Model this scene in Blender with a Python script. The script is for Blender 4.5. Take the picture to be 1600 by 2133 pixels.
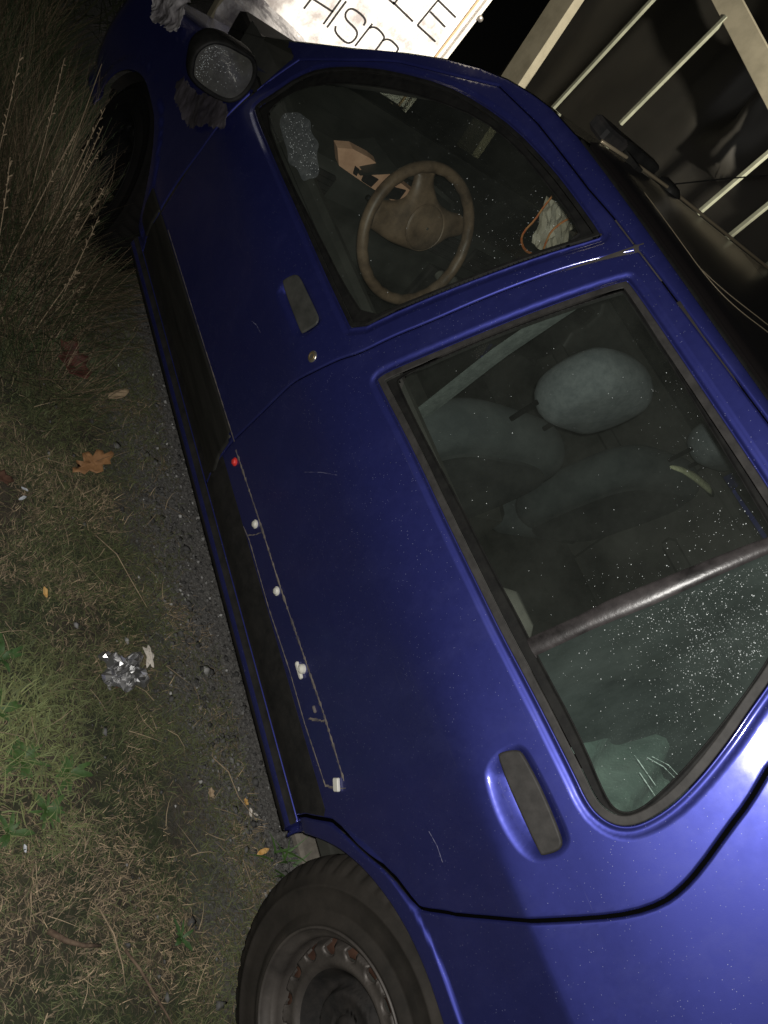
# Night photograph of a parked blue hatchback beside a grass verge, seen from above the rear wheel.
import bpy, math, random
import numpy as np
for o in list(bpy.data.objects): bpy.data.objects.remove(o)
scn = bpy.context.scene
col = scn.collection
R = math.radians
rng = np.random.default_rng(7)

# ------------------------------------------------------------ camera
CAM = np.array([.0573, 1.8071, 1.6171])
RIGHT = (-0.32158279, -0.71677519, 0.61872275)
DOWN = (-0.82455376, -0.109256, -0.55513442)
FWD = (0.46550575, -0.68869184, -0.55588483)
from mathutils import Matrix, Vector
cd = bpy.data.cameras.new('camera'); cam = bpy.data.objects.new('camera', cd); col.objects.link(cam)
cam.matrix_world = Matrix(((RIGHT[0], -DOWN[0], -FWD[0], CAM[0]), (RIGHT[1], -DOWN[1], -FWD[1], CAM[1]), (RIGHT[2], -DOWN[2], -FWD[2], CAM[2]), (0, 0, 0, 1)))
cd.sensor_fit = 'VERTICAL'; cd.sensor_height = 36; cd.lens = 36 * 1698.8 / 2133; cd.clip_start = .02; cd.clip_end = 400
scn.camera = cam

# ------------------------------------------------------------ night sky, flash and added spot
w = bpy.data.worlds.new('World'); scn.world = w; w.use_nodes = True
nt = w.node_tree; bg = nt.nodes['Background']
sky = nt.nodes.new('ShaderNodeTexSky'); sky.sky_type = 'NISHITA'; sky.sun_disc = False
sky.sun_elevation = R(12); sky.sun_rotation = R(200)
nt.links.new(sky.outputs[0], bg.inputs[0]); bg.inputs[1].default_value = .0011
def lamp(name, kind, energy, color, loc, target=None, **kw):
    l = bpy.data.lights.new(name, kind); l.energy = energy; l.color = color
    for k, v in kw.items(): setattr(l, k, v)
    o = bpy.data.objects.new(name, l); col.objects.link(o); o.location = loc
    if target is not None:
        o.rotation_euler = (Vector(target) - Vector(loc)).to_track_quat('-Z', 'Y').to_euler()
    return o
fl = CAM + np.array(RIGHT) * .010 + np.array(DOWN) * -.012
lamp('phone_flash', 'POINT', 100, (1, .97, .92), fl, shadow_soft_size=.006)
lamp('moonlight', 'SUN', .02, (1, .86, .66), (0, 0, 5), (-3.0, -1.0, 3.4), angle=R(3))
lamp('street_lamp', 'SPOT', 1250, (1, .93, .80), (.2, -.9, 2.7), (3.3, -.95, 1.2), shadow_soft_size=.06, spot_size=R(38), spot_blend=.35)  # added spot that brightens the board and shelter, not a real fitting
vs = scn.view_settings; vs.view_transform = 'Standard'; vs.look = 'None'; vs.exposure = 0; vs.gamma = 1; vs.use_curve_mapping = False
scn.render.engine = 'CYCLES'
scn.cycles.transparent_max_bounces = 16; scn.cycles.max_bounces = 8

# ------------------------------------------------------------ shape of the car body side
# --- body side surface -------------------------------------------------
PROF=[(.60,.236),(.70,.238),(.755,.241),(.772,.248),(.779,.262),(.779,.278),(.770,.294),(.772,.312),(.780,.34),(.785,.38),(.791,.45),(.796,.50),(.808,.60),(.821,.70),(.8265,.74),(.8265,.79),(.8135,.85),(.7995,.90),(.7835,.95),
(.7655,1.0),(.727,1.10),(.684,1.20),(.634,1.30),(.601,1.36),(.586,1.384),(.562,1.397),(.50,1.404),(.42,1.408),(.25,1.413),(0.,1.415)]
PR=np.array(PROF); _s=np.concatenate([[0],np.cumsum(np.hypot(*np.diff(PR,axis=0).T))])
def natspline(s,v):
    n=len(s);h=np.diff(s);A=np.zeros((n,n));b=np.zeros(n);A[0,0]=A[-1,-1]=1
    for i in range(1,n-1):
        A[i,i-1]=h[i-1];A[i,i]=2*(h[i-1]+h[i]);A[i,i+1]=h[i];b[i]=6*((v[i+1]-v[i])/h[i]-(v[i]-v[i-1])/h[i-1])
    m=np.linalg.solve(A,b)
    def f(x):
        i=np.clip(np.searchsorted(s,x)-1,0,n-2);a=(s[i+1]-x);c=(x-s[i]);H=h[i]
        return m[i]*a**3/(6*H)+m[i+1]*c**3/(6*H)+(v[i]/H-m[i]*H/6)*a+(v[i+1]/H-m[i+1]*H/6)*c
    return f
# lightly smoothed profile so reflections flow
_tt=np.linspace(0,_s[-1],900);_fy=natspline(_s,PR[:,0]);_fz=natspline(_s,PR[:,1])
def _sm(v,k=9):
    e=np.pad(v,k,mode='reflect',reflect_type='odd');w=np.hanning(2*k+1);w/=w.sum();return np.convolve(e,w,'valid')
YT=_sm(_fy(_tt));ZT=_sm(_fz(_tt))
TMAX=_s[-1]
def tz(z): return np.interp(z,ZT[:700],_tt[:700])
def smooth(a,b,x):
    k=np.clip((x-a)/(b-a),0,1);return k*k*(3-2*k)
RB=-.30;RR=.20          # rear corner start, radius
FB=2.85;FR=.28
def S(u,t):
    """side surface: u = position along the car, t = length along the section"""
    u=np.asarray(u,float);t=np.asarray(t,float)
    y=np.interp(t,_tt,YT);z=np.interp(t,_tt,ZT)
    d=z-.783;r=.006+.075*smooth(.05,.65,u);s=np.where(np.abs(d)<.2,1,0)
    y=y-.25*(np.sqrt(d*d+r*r)-np.sqrt(d*d+.05**2))*np.exp(-(d/.30)**2)
    fr=np.clip(u-1.45,0,None);y=y-.13*fr**2*np.clip(.3+y,0,1)*(1-.5*smooth(2,3,u))*smooth(.4,.95,z)
    rr=np.clip(.25-u,0,None);up=smooth(.8,1.4,z)
    y=y-(.06+.22*up)*rr**2*(y/.8)
    y=y-.020*np.clip(1.2-u,0,1.5)**2*smooth(.42,.80,z)*(1-.75*up)
    # roof line falls towards both ends
    topw=smooth(1.15,1.42,z);z=z-topw*(.055*np.clip(u-.95,0,None)**2+.06*np.clip(.5-u,0,None)**2)
    x=u.copy() if u.ndim else u
    th=np.clip((RB-u)/RR,0,np.pi/2);ext=np.clip((RB-RR*np.pi/2)-u,0,None)
    x=np.where(u<RB,RB-RR*np.sin(th),u);y=y-np.where(u<RB,RR*(1-np.cos(th))+ext,0)
    th=np.clip((u-FB)/FR,0,np.pi/2);ext=np.clip(u-(FB+FR*np.pi/2),0,None)
    x=np.where(u>FB,FB+FR*np.sin(th),x);y=y-np.where(u>FB,FR*(1-np.cos(th))+ext,0)
    return np.stack(np.broadcast_arrays(x,y,z),-1)
def N(u,t,F=S,e=2e-4):
    a=F(u+e,t)-F(u-e,t);b=F(u,t+e)-F(u,t-e);n=np.cross(b,a);n/=np.linalg.norm(n,axis=-1,keepdims=True)+1e-12
    return n
TR={'arch': [(0.3357, 0.2172), (0.3179, 0.2657), (0.2963, 0.3067), (0.2684, 0.349), (0.246, 0.3753), (0.2111, 0.4081), (0.1584, 0.4418), (0.1119, 0.4609), (0.0693, 0.4709), (0.0269, 0.4752),
          (-0.0155, 0.4742), (-0.0386, 0.4723)],
 'asil': [(2.024, 0.9422), (1.9549, 0.9869), (1.8047, 1.0856), (1.6786, 1.1873), (1.5912, 1.2589), (1.5211, 1.3044), (1.4469, 1.3362), (1.3772, 1.3554), (1.3196, 1.3684), (1.2308, 1.3746)],
 'blueedge': [(1.1604, 1.3635), (1.0956, 1.3666), (0.9111, 1.3745), (0.7743, 1.3751), (0.5921, 1.3854)],
 'bshut': [(0.9238, 1.343), (0.9374, 1.3091), (0.9612, 1.2335), (0.9805, 1.1524), (0.9976, 1.0731), (1.0155, 0.9791), (1.0353, 0.9013), (1.0489, 0.8277), (1.0682, 0.7852), (1.0822, 0.737),
           (1.0975, 0.6943), (1.1181, 0.6439), (1.1406, 0.5237), (1.1615, 0.4259), (1.1669, 0.3964), (1.1727, 0.3364), (1.1521, 0.2892)],
 'clips': [(1.119, 0.377), (0.944, 0.3833), (0.7759, 0.3892), (0.5986, 0.3865), (0.5149, 0.3991), (0.3622, 0.4012)],
 'crease': [(-0.043, 0.685), (0.0834, 0.7192), (0.2037, 0.7097), (0.5612, 0.6455), (0.9366, 0.7138)],
 'cshut': [(0.1136, 1.1075), (0.0864, 1.0647), (0.0675, 1.0267), (0.0359, 0.9675), (0.0209, 0.9314), (0.0141, 0.8998), (0.0153, 0.858), (0.0261, 0.8053), (0.0481, 0.7267), (0.0931, 0.5781),
           (0.1014, 0.5612), (0.1198, 0.5096), (0.1276, 0.4991), (0.1951, 0.4631), (0.2423, 0.4155), (0.2887, 0.3774), (0.3164, 0.3473), (0.3435, 0.3028), (0.3678, 0.2405), (0.3797, 0.22)],
 'div_hi': [(0.4076, 0.8903), (0.4039, 0.9699), (0.4041, 1.0284), (0.3873, 1.2661)],
 'div_lo': [(0.3781, 0.8895), (0.3756, 0.9879), (0.369, 1.0788), (0.3652, 1.2535)],
 'fdoorfront': [(1.8551, 0.7148), (2.0893, 0.5919), (2.2898, 0.4814), (2.4302, 0.4042)],
 'fflap': [(1.3403, 0.7204), (1.3397, 0.7334), (1.3297, 0.7591), (1.3158, 0.7677), (1.2634, 0.7702), (1.1897, 0.7746), (1.1805, 0.7699), (1.1775, 0.7631), (1.1853, 0.724), (1.1949, 0.7206)],
 'fglass': [(1.1114, 0.8658), (1.0879, 0.9556), (1.0526, 1.0969), (1.0321, 1.1851), (1.0073, 1.2739), (1.0583, 1.2816), (1.1497, 1.2772), (1.2725, 1.2695), (1.3886, 1.2431), (1.5082, 1.1813),
            (1.6253, 1.105), (1.743, 1.0155), (1.8152, 0.9327), (1.8375, 0.8654), (1.8226, 0.8267), (1.5839, 0.8309), (1.3703, 0.8445), (1.2199, 0.8514)],
 'fogpatch': [(1.7843, 0.8672), (1.772, 0.8932), (1.7411, 0.9133), (1.6745, 0.9219), (1.5971, 0.9182), (1.5396, 0.9072), (1.5189, 0.8895), (1.5262, 0.8706), (1.5634, 0.8555), (1.6195, 0.8467),
              (1.6896, 0.8489), (1.7504, 0.8539)],
 'frecess': [(1.3435, 0.7245), (1.3392, 0.7047), (1.33, 0.6947), (1.2638, 0.6976), (1.2038, 0.7035), (1.179, 0.7212), (1.171, 0.7605), (1.1773, 0.7762), (1.1949, 0.7789), (1.3087, 0.7742),
             (1.3316, 0.7622)],
 'fwin_out': [(1.102, 0.8295), (1.0782, 0.9516), (1.0432, 1.0929), (1.0159, 1.2013), (0.989, 1.3014), (0.9917, 1.3063), (1.0875, 1.3049), (1.1807, 1.3016), (1.3121, 1.288), (1.4248, 1.2596),
              (1.5265, 1.2187), (1.6434, 1.1423), (1.7403, 1.072), (1.8233, 0.996), (1.8559, 0.9356), (1.8671, 0.8723), (1.8856, 0.813), (1.8686, 0.8028), (1.6934, 0.8125), (1.4541, 0.8212),
              (1.2799, 0.8232), (1.1588, 0.8274)],
 'lock': [(1.1284, 0.7205)],
 'mirr': [(2.1421, 0.7463)],
 'moldtop': [(0.3647, 0.4181), (0.4929, 0.4186), (0.7652, 0.4039), (0.9463, 0.4007), (1.1395, 0.393), (1.1777, 0.3937), (1.579, 0.3844), (1.8591, 0.3795), (2.0159, 0.3747), (2.1891, 0.3721)],
 'rflap': [(0.2711, 0.7712), (0.2732, 0.7842), (0.2661, 0.8082), (0.2563, 0.8135), (0.1987, 0.8181), (0.1297, 0.8152), (0.1223, 0.8092), (0.119, 0.7996), (0.121, 0.7787), (0.1241, 0.774)],
 'rglass': [(0.9494, 0.8758), (0.9232, 1.0258), (0.895, 1.1588), (0.8675, 1.2817), (0.8645, 1.2863), (0.6253, 1.2829), (0.4028, 1.2749), (0.3361, 1.2719), (0.3112, 1.2609), (0.2745, 1.2294),
            (0.238, 1.1811), (0.1975, 1.1079), (0.1584, 1.0236), (0.1328, 0.952), (0.1288, 0.921), (0.1366, 0.904), (0.1568, 0.8971), (0.2456, 0.903), (0.3793, 0.8952), (0.4327, 0.8946),
            (0.5337, 0.8881), (0.6813, 0.8833), (0.8139, 0.8747), (0.9377, 0.8709)],
 'roofshut': [(1.4445, 1.3133), (1.3016, 1.3293), (1.0989, 1.3335), (1.0143, 1.34), (0.9238, 1.343), (0.856, 1.3455), (0.7355, 1.3473), (0.5422, 1.3535)],
 'rrecess': [(0.2748, 0.8055), (0.2769, 0.7791), (0.2625, 0.7481), (0.2422, 0.7388), (0.1907, 0.7353), (0.1451, 0.7432), (0.1241, 0.7551), (0.1149, 0.7693), (0.1121, 0.796), (0.1201, 0.819),
             (0.1339, 0.8262), (0.1955, 0.8262), (0.2528, 0.8219), (0.2687, 0.8162)],
 'rwin_out': [(0.9783, 0.8383), (0.9565, 0.9355), (0.9336, 1.0451), (0.9148, 1.1394), (0.8961, 1.2282), (0.8818, 1.2948), (0.8774, 1.3013), (0.6997, 1.3026), (0.5536, 1.3031), (0.4519, 1.3028),
              (0.3376, 1.3004), (0.2997, 1.2933), (0.2739, 1.2699), (0.2426, 1.221), (0.2087, 1.164), (0.1872, 1.1237), (0.1639, 1.0832), (0.1358, 1.0253), (0.1166, 0.972), (0.1106, 0.9254),
              (0.1166, 0.899), (0.1326, 0.8811), (0.1584, 0.8701), (0.2068, 0.8706), (0.3287, 0.8655), (0.4369, 0.858), (0.4973, 0.8556), (0.6409, 0.8501), (0.7991, 0.8471), (0.9623, 0.8374)],
 'scratchlow': [(0.9674, 0.339), (0.928, 0.3456), (0.7628, 0.3443), (0.6148, 0.3531), (0.5023, 0.3521), (0.3753, 0.3601)],
 'sillblue': [(0.3685, 0.2148), (0.4586, 0.2138), (0.5998, 0.21), (0.8133, 0.2079), (1.0696, 0.1968), (1.3037, 0.1992), (1.644, 0.1967), (1.8276, 0.1878), (2.1568, 0.2073)],
 'sillsil': [(0.3782, 0.1883), (0.4781, 0.1795), (0.5912, 0.1227), (0.7966, 0.1804), (0.8842, 0.2136), (1.0457, 0.1898), (1.2674, 0.1786), (1.5196, 0.1823), (1.7093, 0.1848), (1.8635, 0.1997),
             (2.0171, 0.207), (2.1648, 0.2081), (2.2899, 0.2192)]}
SW_C = (1.61, .37, .89); SW_T = 25; SW_R = .169
SW_PAD = [(97, .182), (98, .155), (88, .122), (75, .108), (58, .118), (45, .142), (38, .182), (20, .182), (17, .155), (14, .115), (0, .088), (-25, .060), (-50, .050), (-90, .042), (-120, .052), (-145, .082), (-160, .12), (-166, .154), (-168, .182), (168, .182), (164, .158), (160, .14), (150, .12), (138, .114), (128, .126), (122, .148), (120, .182)]
CLUSTER = [(.628, .941), (.594, .904), (.539, .898), (.484, .893), (.36, .885), (.33, .93), (.48, .950), (.532, .958), (.591, .957)]
GAUGES = [[(.556, .923), (.54, .921), (.536, .903), (.548, .904)], [(.522, .922), (.475, .922), (.479, .895), (.515, .898)], [(.442, .918), (.383, .931), (.381, .899), (.43, .884)]]
LET={'Hl': [(-0.0208, 0.7082), (-0.0312, 0.8174)], 'Hc': [(-0.0266, 0.7582), (-0.1338, 0.7617)], 'Hr': [(-0.1294, 0.7012), (-0.1354, 0.8174)], 'I': [(-0.1511, 0.6984), (-0.1585, 0.8245)], 'S': [(-0.2861, 0.7867), (-0.2852, 0.8056), (-0.2616, 0.8164), (-0.2052, 0.818), (-0.1862, 0.8052), (-0.1855, 0.7819), (-0.2052, 0.7655), (-0.2563, 0.76), (-0.2798, 0.7521), (-0.2909, 0.7331), (-0.2852, 0.7027), (-0.2657, 0.6892), (-0.2187, 0.6948), (-0.1908, 0.7038), (-0.1804, 0.7226)], 'm1': [(-0.3082, 0.7), (-0.3164, 0.8131)], 'm2': [(-0.3138, 0.79), (-0.3304, 0.807), (-0.3593, 0.8094), (-0.3992, 0.7997), (-0.4047, 0.788), (-0.4012, 0.70)], 'm3': [(-0.4041, 0.7803), (-0.4125, 0.7948), (-0.4372, 0.8032), (-0.4846, 0.7967), (-0.4954, 0.7878), (-.494, .70)], 'Lv': [(-0.3466, 0.9265), (-0.358, 1.048)], 'Lh': [(-0.3367, 0.9276), (-0.471, 0.9148)], 'Ev': [(-0.5001, 0.9137), (-0.5103, 1.042)], 'E1': [(-0.5001, 0.9137), (-0.6251, 0.9043)], 'E2': [(-0.5122, 0.9861), (-0.62, 0.9751)], 'E3': [(-0.5103, 1.0398), (-0.6338, 1.0305)], 'K0': [(-0.30, 0.928), (-0.3486, 0.9242)]}

# ------------------------------------------------------------ helpers: materials
def mat(name, base=(.5, .5, .5), rough=.5, metal=0., coat=0., coat_r=.05, spec=.5):
    m = bpy.data.materials.new(name); m.use_nodes = True; b = m.node_tree.nodes['Principled BSDF']
    b.inputs['Base Color'].default_value = (*base, 1); b.inputs['Roughness'].default_value = rough; b.inputs['Metallic'].default_value = metal
    b.inputs['Coat Weight'].default_value = coat; b.inputs['Coat Roughness'].default_value = coat_r
    b.inputs['Specular IOR Level'].default_value = spec
    return m, m.node_tree, b
def node(nt, kind, **kw):
    n = nt.nodes.new('ShaderNode' + kind)
    for k, v in kw.items():
        if k in ('operation', 'data_type', 'blend_type', 'feature', 'distance', 'attribute_name', 'interpolation', 'noise_type'): setattr(n, k, v)
        else: n.inputs[k].default_value = v
    return n
def noise(nt, scale, detail=4, rough=.6, stretch=None, dist=0., w=None):
    tc = node(nt, 'TexCoord'); n = node(nt, 'TexNoise', Scale=scale, Detail=detail, Roughness=rough, Distortion=dist)
    if stretch is not None:
        mp = node(nt, 'Mapping'); mp.inputs['Scale'].default_value = stretch
        if w: mp.inputs['Location'].default_value = w
        nt.links.new(tc.outputs['Object'], mp.inputs[0]); nt.links.new(mp.outputs[0], n.inputs['Vector'])
    else: nt.links.new(tc.outputs['Object'], n.inputs['Vector'])
    return n.outputs['Fac']
def ramp(nt, src, stops):
    r = node(nt, 'ValToRGB'); e = r.color_ramp.elements
    while len(e) < len(stops): e.new(.5)
    for i, (p, c) in enumerate(stops):
        e[i].position = p; e[i].color = (*c, 1) if isinstance(c, tuple) else (c, c, c, 1)
    nt.links.new(src, r.inputs[0]); return r.outputs[0]
def mixc(nt, fac, a, b, mode='MIX'):
    m = node(nt, 'Mix', data_type='RGBA', blend_type=mode)
    for s, v in ((m.inputs[0], fac), (m.inputs[6], a), (m.inputs[7], b)):
        if isinstance(v, (int, float)): s.default_value = v
        elif isinstance(v, tuple): s.default_value = (*v, 1)
        else: nt.links.new(v, s)
    return m.outputs[2]
def mathn(nt, op, a, b=0.):
    m = node(nt, 'Math', operation=op)
    for s, v in ((m.inputs[0], a), (m.inputs[1], b)):
        if isinstance(v, (int, float)): s.default_value = v
        else: nt.links.new(v, s)
    return m.outputs[0]
def bump(nt, b, h, strength=.3, dist=.002):
    n = node(nt, 'Bump', Strength=strength, Distance=dist); nt.links.new(h, n.inputs['Height']); nt.links.new(n.outputs[0], b.inputs['Normal']); return n
def specks(nt, scale, thr, soft=.02, stretch=None):
    tc = node(nt, 'TexCoord'); v = node(nt, 'TexVoronoi', Scale=scale); nt.links.new(tc.outputs['Object'], v.inputs['Vector'])
    r = node(nt, 'MapRange'); r.inputs['From Min'].default_value = thr + soft; r.inputs['From Max'].default_value = thr
    nt.links.new(v.outputs['Distance'], r.inputs['Value']); return r.outputs[0], v.outputs['Color']

def rough_mat(name, a, b, scale, rough=.7, bs=.4, bd=.002, stretch=None, metal=0., spec=.5, lo=.35, hi=.65):
    m, nt, p = mat(name, a, rough, metal, spec=spec)
    f = noise(nt, scale, 6, .65, stretch)
    nt.links.new(ramp(nt, f, [(lo, a), (hi, b)]), p.inputs['Base Color'])
    bump(nt, p, noise(nt, scale * 3, 5, .6, stretch), bs, bd)
    return m
M = {}
# metallic blue car paint with dust specks, faint scratches and grime
m, nt, b = mat('blue_paint', (.05, .06, .30), .42, .85, 1., .12)
f = noise(nt, 3.5, 4, .6); g = noise(nt, 60, 5, .6)
c = ramp(nt, f, [(.3, (.036, .043, .222)), (.7, (.041, .049, .246))])
sp, vc = specks(nt, 300, .13, .06)
den = ramp(nt, noise(nt, 9, 5, .7), [(.35, 0.), (.75, 1.)])
sep = node(nt, 'SeparateColor'); nt.links.new(vc, sep.inputs[0])
keep = mathn(nt, 'GREATER_THAN', sep.outputs[0], .86)
sfac = mathn(nt, 'MULTIPLY', mathn(nt, 'MULTIPLY', sp, keep), mathn(nt, 'ADD', mathn(nt, 'MULTIPLY', den, .8), .15))
sc = ramp(nt, noise(nt, 30, 2, .5, (.25, 1, 9)), [(.74, 0.), (.77, .10)])
smear = ramp(nt, noise(nt, 14, 7, .72, (1, 1, .6)), [(.5, 0.), (.85, .07)])
c = mixc(nt, sc, c, (.25, .25, .33)); c = mixc(nt, smear, c, (.20, .21, .30)); c = mixc(nt, sfac, c, (.32, .34, .46))
nt.links.new(c, b.inputs['Base Color'])
nt.links.new(mathn(nt, 'SUBTRACT', .84, mathn(nt, 'ADD', sfac, smear)), b.inputs['Metallic'])
nt.links.new(ramp(nt, g, [(.3, .475), (.7, .52)]), b.inputs['Roughness'])
nt.links.new(ramp(nt, noise(nt, 22, 6, .7), [(.35, .11), (.75, .17)]), b.inputs['Coat Roughness'])
bump(nt, b, noise(nt, 900, 2, .5), .05, .0004)
M['paint'] = m
M['trim'] = rough_mat('grey_weathered_trim', (.018, .017, .016), (.034, .032, .030), 40, .62, .3, .0006)
M['molding'] = rough_mat('black_plastic_molding', (.009, .009, .008), (.018, .0175, .015), 14, .6, .3, .0008, (.3, 1, 3))
M['black'] = rough_mat('black_rubber', (.006, .006, .006), (.012, .012, .011), 40, .6, .3, .0006)
M['divider'] = rough_mat('dusty_rubber_bar', (.012, .011, .011), (.045, .04, .04), 22, .33, .6, .001)
M['under'] = rough_mat('black_underbody', (.01, .01, .01), (.02, .018, .016), 12, .9)
M['void'] = mat('dark_liner', (.002, .002, .002), 1., spec=0.)[0]
M['tyre'] = rough_mat('dusty_tyre_rubber', (.013, .0118, .010), (.029, .025, .021), 9, .8, .5, .002)
M['rim'] = rough_mat('rusty_steel_rim', (.026, .023, .021), (.085, .075, .067), 11, .55, .5, .0012, metal=.3, lo=.3, hi=.7)
M['rust'] = rough_mat('rust_brown_drum', (.042, .022, .016), (.075, .040, .027), 25, .85)
M['hubdark'] = rough_mat('dark_hub', (.012, .012, .012), (.03, .027, .025), 20, .7)
M['bolt'] = rough_mat('worn_bolt_steel', (.22, .20, .18), (.42, .39, .35), 60, .4, metal=.7)
M['clip'] = mat('white_clip_plastic', (.55, .54, .48), .5)[0]
M['redclip'] = mat('red_clip_plastic', (.6, .035, .03), .45)[0]
M['residue'] = rough_mat('adhesive_residue', (.05, .045, .055), (.17, .145, .12), 45, .9, .5, .001)
M['chrome'] = mat('worn_lock_metal', (.5, .46, .38), .28, .9)[0]
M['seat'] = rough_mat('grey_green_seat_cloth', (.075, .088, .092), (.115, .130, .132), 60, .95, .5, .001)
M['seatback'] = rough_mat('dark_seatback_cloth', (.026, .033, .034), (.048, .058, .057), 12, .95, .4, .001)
M['dash'] = rough_mat('charcoal_dash_plastic', (.022, .023, .020), (.042, .042, .036), 8, .6, .3, .0008)
M['steer'] = rough_mat('worn_brown_grey_plastic', (.075, .050, .032), (.20, .138, .088), 14, .5, .3, .0008)
M['tan'] = rough_mat('tan_cluster_plastic', (.52, .30, .19), (.66, .40, .26), 30, .7)
M['headliner'] = rough_mat('dark_headliner', (.03, .026, .022), (.045, .04, .034), 20, .95)
M['beige'] = rough_mat('dirty_beige_plastic', (.07, .07, .06), (.12, .12, .10), 15, .8)
M['yellow'] = rough_mat('yellowish_cloth', (.35, .38, .22), (.55, .56, .36), 90, .9)
M['whiteboard'] = rough_mat('dirty_white_sign_sheet', (.42, .38, .37), (.80, .78, .76), 9, .6, .4, .003, lo=.36, hi=.52)
M['letter'] = mat('black_lettering', (.015, .012, .01), .6)[0]
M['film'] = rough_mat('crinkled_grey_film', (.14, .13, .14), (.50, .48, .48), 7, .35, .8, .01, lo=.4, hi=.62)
M['cream'] = rough_mat('cream_painted_steel', (.20, .18, .125), (.29, .26, .185), 8, .6, .3, .001, lo=.3, hi=.6)
M['tarp'] = rough_mat('dark_brown_tarpaulin', (.010, .009, .0065), (.016, .0142, .010), 3, .62, .3, .004)
M['orange'] = rough_mat('faded_orange_cord', (.75, .15, .05), (.8, .42, .14), 60, .6)
M['foil'] = mat('crumpled_foil', (.46, .46, .46), .36, .9)[0]
m, nt, b = mat('droplet', (.75, .80, .80), .12, 0., 1., .02); b.inputs['Alpha'].default_value = .58; M['drop'] = m
def glass(name, tint, dirt, dirt_col, streak=None, wet=0.):
    m = bpy.data.materials.new(name); m.use_nodes = True; nt = m.node_tree; nt.nodes.remove(nt.nodes['Principled BSDF'])
    out = nt.nodes['Material Output']
    tr = node(nt, 'BsdfTransparent'); tr.inputs[0].default_value = (*tint, 1)
    gl = node(nt, 'BsdfGlossy'); gl.inputs['Roughness'].default_value = .03; gl.inputs[0].default_value = (1, 1, 1, 1)
    df = node(nt, 'BsdfDiffuse'); df.inputs[0].default_value = (*dirt_col, 1)
    fr = node(nt, 'Fresnel', IOR=1.5); ge = node(nt, 'NewGeometry'); nt.links.new(mathn(nt, 'SUBTRACT', 1.5, mathn(nt, 'MULTIPLY', ge.outputs['Backfacing'], .8333)), fr.inputs['IOR'])
    m1 = node(nt, 'MixShader'); nt.links.new(fr.outputs[0], m1.inputs[0]); nt.links.new(tr.outputs[0], m1.inputs[1]); nt.links.new(gl.outputs[0], m1.inputs[2])
    d = ramp(nt, noise(nt, 7, 7, .7, streak), [(.35, dirt * .35), (.75, dirt)])
    if wet:
        s, vc = specks(nt, 330, .16, .05)
        s2 = mathn(nt, 'MULTIPLY', mathn(nt, 'MULTIPLY', s, ramp(nt, noise(nt, 5, 3, .6), [(.42, 0.), (.62, 1.)])), wet)
        d = mathn(nt, 'ADD', d, s2)
    m2 = node(nt, 'MixShader'); nt.links.new(d, m2.inputs[0]); nt.links.new(m1.outputs[0], m2.inputs[1]); nt.links.new(df.outputs[0], m2.inputs[2])
    nt.links.new(m2.outputs[0], out.inputs['Surface']); return m
M['glass'] = glass('greenish_side_glass', (.80, .84, .81), .030, (.5, .55, .48))
M['glass_wet'] = glass('dirty_wet_quarter_glass', (.70, .78, .73), .10, (.36, .46, .42), (1.3, 1, .35), .08)
M['glass_far'] = glass('wet_fogged_far_glass', (.42, .44, .40), .05, (.3, .3, .27), None, .35)
M['glass_screen'] = glass('filthy_windscreen', (.10, .11, .095), .05, (.2, .2, .17))
m, nt, b = mat('fogged_mirror_glass', (.36, .36, .33), .22, .75)
nt.links.new(ramp(nt, noise(nt, 35, 6, .7), [(.35, (.07, .07, .06)), (.7, (.12, .12, .10))]), b.inputs['Base Color']); b.inputs['Metallic'].default_value = .5
b.inputs['Roughness'].default_value = .3; M['mirror'] = m

M['roofpaint'] = mat('faded_black_roof', (.006, .005, .005), .42, 0., .25, .12, .35)[0]  # roof skin much darker than the blue panels
M['guard'] = rough_mat('black_stone_guard', (.010, .010, .010), (.020, .019, .018), 30, .7, .4, .001)
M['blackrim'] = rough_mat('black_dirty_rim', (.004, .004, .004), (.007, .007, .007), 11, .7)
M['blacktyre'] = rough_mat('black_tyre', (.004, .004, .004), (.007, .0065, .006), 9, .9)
M['handle_dark'] = rough_mat('dark_handle_plastic', (.030, .031, .028), (.05, .05, .045), 30, .55, .3, .0005)
M['brass'] = mat('brassy_key_barrel', (.35, .26, .13), .4, .8)[0]
M['scratch'] = mat('pale_scratch', (.16, .16, .24), .6)[0]
M['belt'] = rough_mat('grey_seat_belt', (.07, .085, .08), (.12, .14, .13), 60, .8)
M['shelf'] = rough_mat('cluttered_green_grey_shelf', (.035, .055, .05), (.11, .14, .125), 8, .85, .8, .01)
M['pocket'] = rough_mat('mossy_green_plastic', (.02, .028, .014), (.07, .085, .035), 30, .7)
M['boardedge'] = mat('pale_board_edge', (.78, .74, .68), .5)[0]
M['tanstrip'] = mat('tan_edge_line', (.55, .38, .22), .6)[0]
M['palebar'] = rough_mat('pale_painted_bar', (.14, .145, .105), (.20, .205, .15), 12, .5)
M['hdstrip'] = mat('bright_header_strip', (.30, .25, .17), .3, .6)[0]
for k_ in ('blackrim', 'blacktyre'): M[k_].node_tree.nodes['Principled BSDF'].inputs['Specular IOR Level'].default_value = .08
M['fog'] = rough_mat('condensation_patch', (.10, .115, .12), (.20, .22, .22), 60, .6, .6, .002)
M['fog'].node_tree.nodes['Principled BSDF'].inputs['Alpha'].default_value = .38
M['bag'] = rough_mat('bright_clear_bag', (.62, .56, .42), (.95, .90, .75), 12, .22, .5, .006)
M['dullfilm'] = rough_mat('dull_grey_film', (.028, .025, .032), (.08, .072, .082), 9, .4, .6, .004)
M['scuff'] = mat('greenish_glass_scuff', (.22, .30, .26), .7)[0]
M['shelfend'] = rough_mat('dusty_teal_shelf_end', (.07, .11, .095), (.15, .20, .175), 11, .9, .7, .006)
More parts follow.
